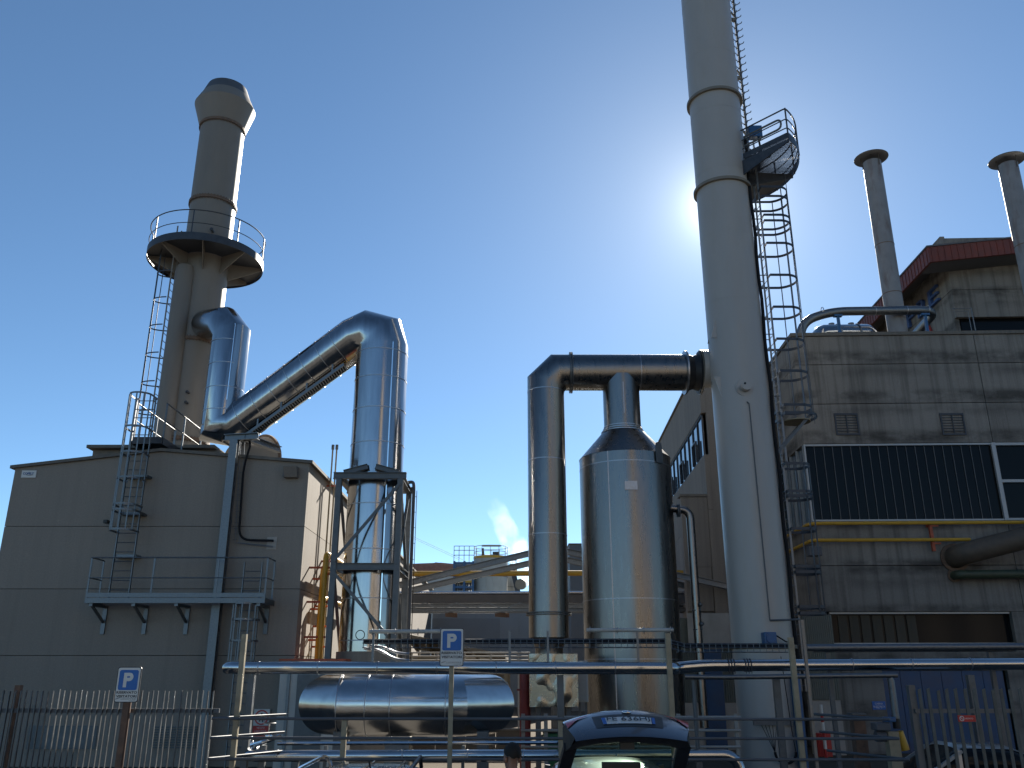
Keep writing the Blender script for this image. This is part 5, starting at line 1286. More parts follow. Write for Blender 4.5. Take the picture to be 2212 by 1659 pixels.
# cable tray along the pipe rack
t = thing('cable_tray', 'black cable bundle in a wire tray above the shiny main pipe', 'cable', (Xat(1100, 1390, YP), YP + .3, Zat(1395, YP)))
y_ = YP + .3
tp = [(Xat(785, 1386, y_), y_, Zat(1386, y_)), (Xat(1440, 1385, y_), y_, Zat(1385, y_)), (Xat(1480, 1392, y_), y_, Zat(1395, y_)), (Xat(1704, 1394, y_), y_, Zat(1395.5, y_)), (Xat(1718, 1402, y_), y_ + .1, Zat(1412, y_))]
m = MB()
for o_ in (0, .05, -.045): m.tube([V(p) + V((0, .03 * o_ * 20, o_ * .45)) for p in tp], .028, 8)
m.build('cables', 'cable_black', t)
m = MB()
for dz, dy in ((-.03, -.1), (-.115, -.1), (-.115, .1), (.03, -.1)): m.tube([V(p) + V((0, dy, dz)) for p in tp[:4]], .008, 5)
px = 787
while px < 1700:
    zc_ = Zat(1385.5 if px < 1450 else 1395, y_); x = Xat(px, 1390, y_); m.tube([(x, y_ - .105, zc_ + .04), (x, y_ - .105, zc_ - .12), (x, y_ + .1, zc_ - .12)], .007, 4); px += 13.5
m.build('wire_tray', 'galvanised', t)
for px in (808, 1101, 1183, 1376): x = Xat(px, 1400, y_); MB().box(x - .022, x + .022, y_ - .14, y_ - .108, zr_(1452), zr_(1362)).build('hanger_post', 'galvanised', t)
for i, (pa, pb, py) in enumerate(((800, 958, 1365), (1266, 1452, 1362))):
    o = thing('tube_lamp', ('grey tubular light fitting left of the middle parking sign', 'grey tubular light fitting in front of the big vessel')[i], 'lamp', (Xat((pa + pb) / 2, py, y_ - .12), y_ - .12, Zat(py, y_)), 'tubular light fittings over the pipe rack')
    MB().tube([(Xat(pa, py, y_), y_ - .12, Zat(py, y_)), (Xat(pb, py, y_), y_ - .12, Zat(py - .5, y_))], .038, 12).build('housing', 'grey_box', o)
    m = MB()
    for f in (.04, .35, .66, .97): x = Xat(pa + (pb - pa) * f, py, y_); ring(m, (x, y_ - .12, Zat(py, y_)), (1, 0, 0), .037, .01, .03, 16)
    m.build('clip', 'seam_metal', o)
    if i == 0:
        xq = Xat(778, 1372, y_ - .12); m = MB(); m.tube(arc((xq, y_ - .12, Zat(1372, y_)), .085, 0, 2 * math.pi, 24, (1, 0, 0), (0, 0, 1))[:-1], .008, 6, closed=True); m.build('hanging_ring', 'cable_black', o)
m = MB(); 
t = thing('flexible_hose', 'braided metal hose sagging to the right from the cable tray end', 'hose', at(860, 1410, YP + .4))
m.tube(rounded([at(786, 1400, YP + .4), at(822, 1405, YP + .5), at(850, 1424, YP + .6), at(885, 1428, YP + .6)], .4), .03, 8); m.tube(rounded([at(800, 1394, YP + .4), at(830, 1398, YP + .5), at(855, 1410, YP + .6), at(884, 1413, YP + .6)], .4), .025, 8); m.build('hose', 'seam_metal', t)

# clad loop (fat horizontal duct whose ends turn away)
YT = 20.0
rT = (Zat(1456, YT) - Zat(1592, YT)) / 2 * .985
zT = (Zat(1456, YT) + Zat(1592, YT)) / 2
xl, xr = Xat(640, 1525, YT) + rT * .98, Xat(1108, 1525, YT) - rT * .95
t = thing('clad_loop', 'fat horizontal duct loop in polished cladding behind the fence rails', 'duct', ((xl + xr) / 2, YT, 0))
c = .62
path = [(xl - .02, YT + 3.2, zT), (xl - .02, YT + c, zT), (xl + c - .02, YT, zT), (xr - c, YT, zT), (xr, YT + c, zT), (xr, YT + 3.2, zT)]
m = MB(); m.tube(path, rT, 56); m.mat(1)
for px in (737, 797, 849, 966, 976): ring(m, (Xat(px, 1525, YT), YT, zT), (1, 0, 0), rT - .006, .02, .012, 56)
m.build('shell', ['cladding_tank', 'seam_metal'], t, sharp=25)
for px in (740, 1044):
    x = Xat(px, 1560, YT); MB().box(x - .12, x + .12, YT - .35, YT + .35, 0, zT - rT + .12).build('saddle_leg', 'grey_steel', t)
t = thing('brick_stub', 'small mottled metal block under the clad loop', 'block', at(862, 1604, YT + .3))
MB().box(Xat(828, 1600, YT), Xat(884, 1600, YT), YT + .2, YT + .8, 0, Zat(1594, YT)).build('body', 'sheet_box', t, bevel=.03)
MB().box(Xat(830, 1600, YT), Xat(882, 1600, YT), YT + .15, YT + .19, .2, Zat(1600, YT)).build('plate', 'galvanised', t)

# ------------------------------------------------------------------ fences
YFn = 15.5
t = thing('tube_fence', 'grey tubular rail fence with tall tan posts across the foreground', 'fence', (Xat(1200, 1600, YFn), YFn, 0))
xf0, xf1 = Xat(449, 1594, YFn), Xat(1962, 1595, YFn)
for i, py in enumerate((1552.5, 1594.5, 1640)):
    z = Zat(py, YFn)
    MB().tube(rounded([(xf0 + .9, YFn + 1.5, z), (xf0, YFn + .02, z), (xf1 - .25 + .12 * i, YFn, z - .01), (xf1 - 1.0 + .1 * i, YFn + 1.7, z)], .08, 3), .024, 10).build('rail', 'duct_dark', t)
MB().tube([(xf0, YFn, Zat(1684, YFn)), (xf1, YFn, Zat(1684, YFn))], .024, 10).build('rail', 'grey_steel', t)
def fpost(px, py, ptop, mat_='post_tan', w_=.085):
    x = Xat(px, py, YFn + .08); MB().box(x - w_ / 2, x + w_ / 2, YFn + .03, YFn + .03 + w_, 0, Zat(ptop, YFn + .08)).build('post', mat_, t)
for px, py, pt in ((529, 1370, 1370), (745, 1555, 1552), (1211, 1560, 1550), (1442, 1368, 1368), (1707, 1377, 1377)): fpost(px, py, pt)
fpost(1731, 1339, 1339, 'galvanised', .05)
x = Xat(456, 1560, YFn + .8); MB().box(x - .03, x + .03, YFn + .02 + .7, YFn + .77, 0, Zat(1545, YFn + .75)).build('post', 'grey_steel', t)
# parking signs
def psign(px0, px1, py0, py1, y_, label, post_mat, pw):
    x0, x1 = Xat(px0, (py0 + py1) / 2, y_), Xat(px1, (py0 + py1) / 2, y_); z0, z1 = Zat(py1, y_), Zat(py0, y_); xm = (x0 + x1) / 2; w_ = x1 - x0; h_ = z1 - z0
    o = thing('parking_sign', label, 'sign', (xm, y_, 0), 'visitor parking signs')
    def rr(mb, a0, a1, b0, b1, ya, yb, rad):
        P = []
        for cx_, cz_, st in ((a1 - rad, b0 + rad, -90), (a1 - rad, b1 - rad, 0), (a0 + rad, b1 - rad, 90), (a0 + rad, b0 + rad, 180)):
            for k in range(5): a = R(st + 90 * k / 4); P.append((cx_ + rad * math.cos(a), yb, cz_ + rad * math.sin(a)))
        mb.prism(P, (0, 0, 0), (0, ya - yb, 0)); return mb
    rr(MB(), x0, x1, z0, z1, y_, y_ + .02, .035).build('border', 'sign_black', o)
    rr(MB(), x0 + .012, x1 - .012, z0 + .012, z1 - .012, y_ - .004, y_ - .0005, .03).build('panel', 'sign_white', o)
    bs = w_ * .80; bt = z1 - .045
    rr(MB(), xm - bs / 2, xm + bs / 2, bt - bs, bt, y_ - .007, y_ - .0045, .03).build('blue_field', 'sign_blue', o)
    # letter P as a shape of constant stroke
    st = bs * .17; ph = bs * .72; pwid = bs * .50; xp0 = xm - pwid / 2; zb0 = bt - bs / 2 - ph / 2
    m = MB(); m.box(xp0, xp0 + st, y_ - .010, y_ - .0075, zb0, zb0 + ph)
    ro = ph * .29; cz_ = zb0 + ph - ro; cxp = xp0 + pwid - ro
    m.box(xp0 + st, cxp, y_ - .010, y_ - .0075, zb0 + ph - st, zb0 + ph); m.box(xp0 + st, cxp, y_ - .010, y_ - .0075, cz_ - ro, cz_ - ro + st)
    n = 16
    for k in range(n):
        a, b = -math.pi / 2 + math.pi * k / n, -math.pi / 2 + math.pi * (k + 1) / n
        Q = [(cxp + r_ * math.cos(q), y_ - .0075, cz_ + r_ * math.sin(q)) for r_, q in ((ro - st, a), (ro, a), (ro, b), (ro - st, b))]
        m.prism(Q, (0, 0, 0), (0, -.0025, 0))
    m.build('letter', 'sign_white', o)
    zt_ = bt - bs - .012; zl_ = h_ * .075
    for i, s_ in enumerate(('RISERVATO', 'VISITATORI')):
        letters(s_, 'sign_black', 'lettering', o, (xm, y_ - .0042, zt_ - zl_ * (.55 + i * 1.42)), (1, 0, 0), (0, 0, 1), w=w_ * .86, h=zl_ * .95, depth=.002, bold=.035)
    letters('LESAFFRE', 'sign_grey', 'lettering', o, (xm + w_ * .10, y_ - .0042, z0 + h_ * .10), (1, 0, 0), (0, 0, 1), w=w_ * .62, h=zl_ * .55, depth=.002, bold=.02, spacing=1.2)
    letters('ITALIA', 'sign_grey', 'lettering', o, (xm + w_ * .26, y_ - .0042, z0 + h_ * .055), (1, 0, 0), (0, 0, 1), w=w_ * .26, h=zl_ * .32, depth=.002)
    m = MB(); q = V((xm - w_ * .33, y_ - .0062, z0 + h_ * .105))
    for sgn, k in ((1, 1.0), (.6, .7)):
        P = [q + V((-.05 * k, 0, -.012)), q + V((.0, 0, -.002 * sgn)), q + V((.045 * k, 0, .022 * sgn)), q + V((.01, 0, .014)), q + V((-.03, 0, .004))]; m.prism(P, (0, 0, 0), (0, -.002 * k, 0))
    m.build('logo', 'sign_grey', o)
    MB().box(xm - pw / 2, xm + pw / 2, y_ + .025, y_ + .025 + pw, 0, z1 - .1).build('post', post_mat, o)
psign(950.5, 1001.5, 1357, 1439.5, 15.3, 'blue and white P visitor parking sign on a tan post before the clad loop', 'post_tan', .075)
psign(250.5, 302, 1440.5, 1517.5, 13.8, 'blue and white P visitor parking sign on a rusty post in the picket fence', 'rusty_steel', .09)
# picket fences
def pickets(name, label, px0, px1, ptop, prail, y_, sp, w_, d_, mat_, posts, lean=0):
    x0, x1 = Xat(px0, ptop, y_), Xat(px1, ptop, y_)
    o = thing(name, label, 'fence', ((x0 + x1) / 2, y_, 0))
    zt_, zr = Zat(ptop, y_), Zat(prail, y_)
    m = MB(); n = int((x1 - x0) / sp)
    for i in range(n + 1):
        x = x0 + sp * i + random.uniform(-.004, .004); tt = random.gauss(0, .007); dz_ = random.gauss(0, .008)
        m.hexa([(x - w_ / 2, y_ - d_, .08), (x + w_ / 2, y_ - d_, .08), (x + w_ / 2, y_, .08), (x - w_ / 2, y_, .08), (x - w_ / 2 + tt, y_ - d_, zt_ + dz_), (x + w_ / 2 + tt, y_ - d_, zt_ + .02 + dz_), (x + w_ / 2 + tt, y_, zt_ + .02 + dz_), (x - w_ / 2 + tt, y_, zt_ + dz_)])
    m.build('picket_panel', 'picket_' + mat_, o)
    for z in (zr, .35): MB().box(x0 - .1, x1 + .08, y_ + .002, y_ + .042, z - .03, z + .03).build('rail', 'duct_dark' if name == 'picket_fence' else mat_, o)
    for px, ptp, pm, pw in posts: x = Xat(px, ptp, y_ + .08); MB().box(x - pw / 2, x + pw / 2, y_ + .045, y_ + .045 + pw, 0, Zat(ptp, y_ + .08)).build('post', pm, o)
    return o
pickets('picket_fence', 'grey steel picket fence with thin pales along the left foreground', -60, 466, 1495, 1535, 14.0, .0845, .016, .036, 'galvanised', ((41, 1480, 'rusty_steel', .085),))
pickets('picket_gate', 'dark grey steel picket gate in front of the blue sliding door', 1985, 2260, 1490, 1536, 14.0, .140, .05, .015, 'grey_steel', ((1967, 1480, 'grey_steel', .10),))
x = at(2088, 1552, 13.97)
t = thing('gate_notice', 'small red notice with a white circle fixed on the picket gate', 'sign', x)
MB().box(x.x - .13, x.x + .13, 13.955, 13.98, x.z - .045, x.z + .045).build('panel', 'red_paint', t)
m = MB(); m.lathe([(.026, 0), (.036, 0), (.036, .004), (.026, .004)], (x.x - .08, 13.95, x.z), 20, (0, 1, 0)); m.beam((x.x - .1, 13.952, x.z + .02), (x.x - .06, 13.952, x.z - .02), .008, .004, (0, 1, 0)); m.build('symbol', 'sign_white', t)
letters('VIETATO', 'sign_white', 'lettering', t, (x.x + .03, 13.954, x.z), (1, 0, 0), (0, 0, 1), w=.12, h=.022, depth=.002)
# yard railing further back
yr2 = 22.2
t = thing('yard_railing', 'sunlit low railing with pale bars behind the fence, beside the big vessel', 'railing', (Xat(1200, 1580, yr2), yr2, 0))
for py in (1549, 1578, 1613.5): MB().tube([(Xat(1125, py, yr2), yr2, Zat(py, yr2)), (Xat(1600, py, yr2), yr2, Zat(py, yr2))], .03, 8).build('rail', 'light_panel', t)
for px in (1130, 1179, 1466, 1590): x = Xat(px, 1560, yr2 + .06); MB().box(x - .045, x + .045, yr2 + .032, yr2 + .10, 0, Zat(1542, yr2)).build('post', 'light_panel', t)

# ------------------------------------------------------------------ small yard things
q = at(1198, 1596, 23.2)
t = thing('green_bin', 'green wheeled bin with black lid behind the yard railing', 'bin', (q.x, 23.2, 0))
zb_ = Zat(1583, 23.2)
m = MB(); m.hexa([(q.x - .22, 23.0, .12), (q.x + .22, 23.0, .12), (q.x + .22, 23.5, .12), (q.x - .22, 23.5, .12), (q.x - .28, 22.95, zb_), (q.x + .28, 22.95, zb_), (q.x + .28, 23.6, zb_), (q.x - .28, 23.6, zb_)]); m.build('body', 'bin_green', t, bevel=.02)
m = MB(); m.box(q.x - .3, q.x + .3, 22.92, 23.66, zb_ + .003, zb_ + .07); m.build('lid', 'black_plastic', t, bevel=.02)
for s in (-.2, .2): MB().lathe([(.02, -.03), (.11, -.03), (.12, 0), (.11, .03), (.02, .03)], (q.x + s, 23.55, .14), 18, (1, 0, 0)).build('wheel', 'rubber', t)
y_ = 29.0
q = at(1782, 1610, y_)
t = thing('fire_cabinet', 'bright red fire hose cabinet against the pale base wall', 'cabinet', (q.x, y_, 0))
x0, x1 = Xat(1767, 1610, y_), Xat(1797, 1610, y_)
MB().box(x0, x1, y_, y_ + .3, Zat(1636, y_), Zat(1584, y_)).build('body', 'red_paint', t, bevel=.012)
MB().box(x0 + .04, x1 - .04, y_ - .025, y_ - .002, Zat(1633, y_), Zat(1588, y_)).build('door', 'red_paint', t)
for x in (x0 + .05, x1 - .05): MB().box(x - .03, x + .03, y_ + .05, y_ + .25, 0, Zat(1636, y_) - .002).build('leg', 'dark_steel', t)
q = at(1777, 1560, 28.8)
t = thing('marker_post', 'thin red and white banded post in front of the pale base wall', 'post', (q.x, 28.8, 0))
m = MB(); zt_ = Zat(1522, 28.8)
for k in range(6): m.mat(k % 2); m.tube([(q.x, 28.8, zt_ * k / 6), (q.x, 28.8, zt_ * (k + 1) / 6)], .05, 12)
m.build('post', ['red_paint', 'sign_white'], t)
q = at(1735, 1560, 25.0)
t = thing('blue_panel_post', 'narrow blue painted panel column beside the white stack base', 'column', (q.x, 25.0, 0))
MB().box(Xat(1722, 1560, 25.0), Xat(1738, 1560, 25.0), 25.0, 25.3, 0, Zat(1455, 25.0)).build('panel', 'blue_paint', t, bevel=.01)
m = MB(); m.tube([(Xat(1730, 1600, 25), 24.9, .2), (Xat(1730, 1600, 25), 24.9, Zat(1580, 25))], .06, 10); m.build('cable_duct', 'duct_dark', t)
q = at(1857, 1560, 19.0)
t = thing('concrete_bollard', 'brownish square post behind the fence end, left of the valve', 'post', (q.x, 19.0, 0))
MB().box(q.x - .12, q.x + .12, 19.0, 19.24, 0, Zat(1545, 19.0)).build('shaft', 'rusty_steel', t)
MB().box(q.x - .15, q.x + .15, 18.97, 19.27, Zat(1545, 19.0) + .002, Zat(1541, 19.0)).build('cap', 'grey_steel', t)

# ------------------------------------------------------------------ cars
def car(name, label, loc, heading, dims, pmat, tail=True, rails=False):
    Lc, Wc, Hc = dims; ca, sa = math.cos(heading), math.sin(heading)
    o = thing(name, label, 'car', loc)
    def T(x, y, z): return V((loc[0] + x * ca - y * sa, loc[1] + x * sa + y * ca, z))
    def hull(stations, seg=28, ex=3.2):
        vs_, fs = [], []
        for (y, zb, zt, w) in stations:
            for k in range(seg):
                a = 2 * math.pi * k / seg; c, s = math.cos(a), math.sin(a)
                x = w * math.copysign(abs(c) ** (2 / ex), c); zz = math.copysign(abs(s) ** (2 / ex), s)
                z = (zb + zt) / 2 + (zt - zb) / 2 * zz
                if zz > 0 and zt > 1.15: x *= 1 - .20 * zz * (zt - 1.0)
                vs_.append(T(x, y, z))
        n = len(stations)
        for i in range(n - 1):
            for k in range(seg): fs.append((i * seg + k, i * seg + (k + 1) % seg, (i + 1) * seg + (k + 1) % seg, (i + 1) * seg + k))
        fs.append(tuple(range(seg))[::-1]); fs.append(tuple(range((n - 1) * seg, n * seg)))
        return vs_, fs
    h = Lc / 2; w = Wc / 2; bl = Hc * .62
    m = MB(); m.add(*hull([(-h, .45, bl * .85, w * .84), (-h + .12, .28, bl * .97, w * .95), (-h + .6, .24, bl, w), (0, .24, bl, w), (h - 1.2, .24, bl * .98, w), (h - .5, .26, bl * .86, w * .96), (h - .12, .3, bl * .75, w * .88), (h, .4, bl * .6, w * .76)]), True)
    m.build('body', pmat, o, sharp=50)
    rear = -h + (.15 if tail else .75)
    st = [(rear, bl - .1, bl + .05, w * .86), (rear + .35, bl - .1, Hc - .12, w * .90), (rear + .6, bl - .1, Hc - .02, w * .91), (-.2, bl - .1, Hc, w * .91), (h - 2.0, bl - .1, Hc - .06, w * .90), (h - 1.35, bl - .1, bl + .03, w * .86)]
    m = MB(); m.add(*hull(st, 36), True)
    g_ = m.build('cabin_glass', 'glass_dark', o, sharp=50)
    rf = MB(); vs_, fs = hull([(a, b, c + .012, d_ + .006) for a, b, c, d_ in st], 36)
    keep = [fs[i * 36 + k] for i in (1, 2, 3) for k in range(4, 14)]
    used = sorted({i for f in keep for i in f}); ix = {v: i for i, v in enumerate(used)}; rf.add([vs_[i] for i in used], [tuple(ix[i] for i in f) for f in keep], True); rf.build('roof', pmat, o, sharp=50)
    for s in (-1, 1):
        for (y0, z0, y1, z1) in ((h - 1.4, bl + .02, h - 2.02, Hc - .1), (-.1, bl, -.12, Hc - .09), (rear + .05, bl, rear + .4, Hc - .13)): MB().beam(T(s * w * .885, y0, z0), T(s * w * (.885 - .20 * (Hc - 1.0) * .75), y1, z1), .06, .05).build('pillar', pmat, o)
    for y in (-h + .78, h - .85):
        for s in (-1, 1):
            ax = T(1, 0, 0) - T(0, 0, 0); c = T(s * (w - .1), y, .32)
            wl = MB().lathe([(.20, -.1), (.30, -.11), (.32, -.06), (.32, .06), (.30, .11), (.20, .1)], c, 28, tuple(ax)).build('wheel', 'rubber', o)
            MB().lathe([(0, -.085), (.20, -.09), (.2, .09), (0, .085)], c, 20, tuple(ax)).build('rim', 'seam_metal', wl)
    for s in (-1, 1):
        MB().ball(T(s * w * .70, h - .12, bl * .70), .16, .12, .07, 14, 8).build('headlight', 'chrome', o)
        if tail: MB().ball(T(s * w * .80, -h + .06, bl * .88), .12, .08, .12, 12, 8).build('taillight', 'lamp_red', o)
        mr = MB(); mr.ball(T(s * (w + .10), h - 1.45, bl + .08), .10, .07, .07, 12, 8); mr.beam(T(s * (w - .1), h - 1.45, bl + .03), T(s * (w + .08), h - 1.45, bl + .06), .04, .03); mr.build('mirror', pmat, o)
    if rails:
        for s in (-1, 1):
            x = s * w * .62; P = [T(x, rear + .45, Hc - .06), T(x, rear + .62, Hc + .06), T(x * .97, -.2, Hc + .085), T(x * .93, h - 2.15, Hc + .04), T(x * .93, h - 2.0, Hc - .06)]
            MB().tube(rounded(P, .15, 4), .022, 8).build('roof_rail', 'chrome' if s < 0 else 'black_plastic', o)
        for k in (-.25, 0, .25):
            m = MB(); m.tube([T(k * w * 1.6, rear + .75, Hc + .004), T(k * w * 1.55, 0, Hc + .016), T(k * w * 1.5, h - 2.15, Hc - .03)], .008, 6); m.build('roof_rib', pmat, o)
        m = MB(); m.tube([T(.15, rear + .8, Hc), T(.15, rear + .62, Hc + .14)], .008, 6); m.build('aerial', 'black_plastic', o)
    return o, T
car('parked_estate', 'dark glossy estate car with arched roof rails parked before the tubular fence', (Xat(812, 1645, 10.6), 10.5, 0), 0.0, (4.3, 1.78, 1.54), 'car_dark', True, True)
car('parked_hatchback', 'pale hatchback standing side on behind the picket gate', (Xat(2035, 1620, 16.9), 17.2, 0), R(90), (3.7, 1.6, 1.28), 'car_white')
XH = Xat(1356, 1580, 9.3)
hb, T = car('open_hatchback', 'dark grey hatchback with its tailgate raised toward the camera', (XH, 11.9, 0), 0.0, (4.1, 1.76, 1.49), 'car_grey', False)
def tgp(u, d, z, droop, hw): return V((XH + u * hw, d + .10 * u * u, z - droop * u * u))
N = 24
prof = [(8.93, 1.915, .05, .545), (8.97, 1.945, .05, .55), (9.12, 2.015, .06, .60), (9.28, 2.085, .08, .632), (9.36, 2.118, .11, .640), (9.40, 2.131, .118, .640), (9.44, 2.138, .122, .640), (9.48, 2.136, .122, .640), (9.52, 2.10, .12, .638)]
vs_ = [tgp(-1 + 2 * i / N, *p) for p in prof for i in range(N + 1)]
fs = [(j * (N + 1) + i, j * (N + 1) + i + 1, (j + 1) * (N + 1) + i + 1, (j + 1) * (N + 1) + i) for j in range(len(prof) - 1) for i in range(N)]
tg = MB().add(vs_, fs, True).build('tailgate', 'car_grey', hb, sharp=60)
inn = [(8.935, 1.91, .05, .545), (9.05, 1.865, .07, .60), (9.30, 1.835, .09, .632), (9.52, 1.845, .10, .636), (9.55, 2.08, .12, .636)]
vs_ = [tgp(-1 + 2 * i / N, *p) for p in inn for i in range(N + 1)]
fs = [(j * (N + 1) + i, j * (N + 1) + i + 1, (j + 1) * (N + 1) + i + 1, (j + 1) * (N + 1) + i) for j in range(len(inn) - 1) for i in range(N)]
m = MB().add(vs_, fs, True)
for s in (-1, 1):
    P = [tgp(s * .99, *p) for p in prof[1:]] + [tgp(s * .99, *inn[3]), tgp(s * .99, *inn[2]), tgp(s * .99, *inn[1])]; m.add(P, [tuple(range(len(P)))])
    a0_, b0_ = V((XH + s * .575, 9.40, 1.80)), V((XH + s * .62, 10.12, 1.46)); m.beam(a0_, b0_, .13, .06, (0, -.4, 1))
m.beam((XH - .6, 10.12, 1.47), (XH + .6, 10.12, 1.47), .1, .05); m.box(XH - .20, XH + .20, 9.9, 10.06, 1.50, 1.59)
m.beam((XH - .07, 9.42, 1.80), (XH + .07, 9.42, 1.80), .10, .07)
m.build('tailgate_trim', 'black_plastic', tg)
gl = MB(); vs_ = []
for j in range(7):
    f = j / 6
    for i in range(13):
        u = -1 + 2 * i / 12; vs_.append(V((XH + u * (.50 + .05 * f), 9.45 + .66 * f + .03 * u * u, 1.835 - .34 * f - .035 * u * u + .03 * math.sin(math.pi * f))))
gl.add(vs_, [(j * 13 + i, j * 13 + i + 1, (j + 1) * 13 + i + 1, (j + 1) * 13 + i) for j in range(6) for i in range(12)], True); gl.build('rear_window', 'glass_green', tg)
def onpanel(u, f, lift=.006):                       # f: 0 at the lip, 1 at the crease
    seg = [prof[1], prof[2], prof[3], prof[4]]; k = min(2, int(f * 3)); r_ = f * 3 - k
    q = [seg[k][i] * (1 - r_) + seg[k + 1][i] * r_ for i in range(4)]
    return tgp(u, *q) + V((0, -.35, .9)).normalized() * lift
def patch(name, us, f0, f1, mat_, lift, parent=tg):
    k = len(us) - 1; nv = 5
    vs_ = [onpanel(us[i], f0(us[i]) + (f1(us[i]) - f0(us[i])) * j / nv, lift) for j in range(nv + 1) for i in range(k + 1)]
    return MB().add(vs_, [(j * (k + 1) + i, j * (k + 1) + i + 1, (j + 1) * (k + 1) + i + 1, (j + 1) * (k + 1) + i) for j in range(nv) for i in range(k)], True).build(name, mat_, parent)
us = [-.56 + 1.12 * i / 16 for i in range(17)]
patch('plate_recess', us, lambda u: .24, lambda u: .80, 'black_plastic', .004)
us = [-.43 + .80 * i / 10 for i in range(11)]
pl_ = patch('number_plate', us, lambda u: .34, lambda u: .60, 'sign_white', .010)
us = [-.43 + .06 * i / 3 for i in range(4)]
patch('country_band', us, lambda u: .34, lambda u: .60, 'sign_blue', .012, pl_)
us = [.38 + .05 * i / 3 for i in range(4)]
patch('country_band', us, lambda u: .34, lambda u: .60, 'sign_blue', .012, pl_)
a0_, b0_ = onpanel(0, .365, .013), onpanel(0, .575, .013)
letters('FE 636HJ', 'sign_black', 'lettering', pl_, (XH - .005, (a0_.y + b0_.y) / 2, (a0_.z + b0_.z) / 2 + .004), (1, 0, 0), (b0_ - a0_), w=.43, h=(b0_ - a0_).length * .92, depth=.002, bold=.004)
for s in (-1, 1):
    us = [s * (.60 + .395 * i / 10) for i in range(11)]
    if s < 0: us = us[::-1]
    patch('taillight', us, lambda u: .98 - .58 * (abs(u) - .60) / .395, lambda u: .99, 'lamp_red', .010)
MB().ball(onpanel(0, .93, .008), .050, .03, .018, 16, 10).build('emblem', 'chrome', tg)

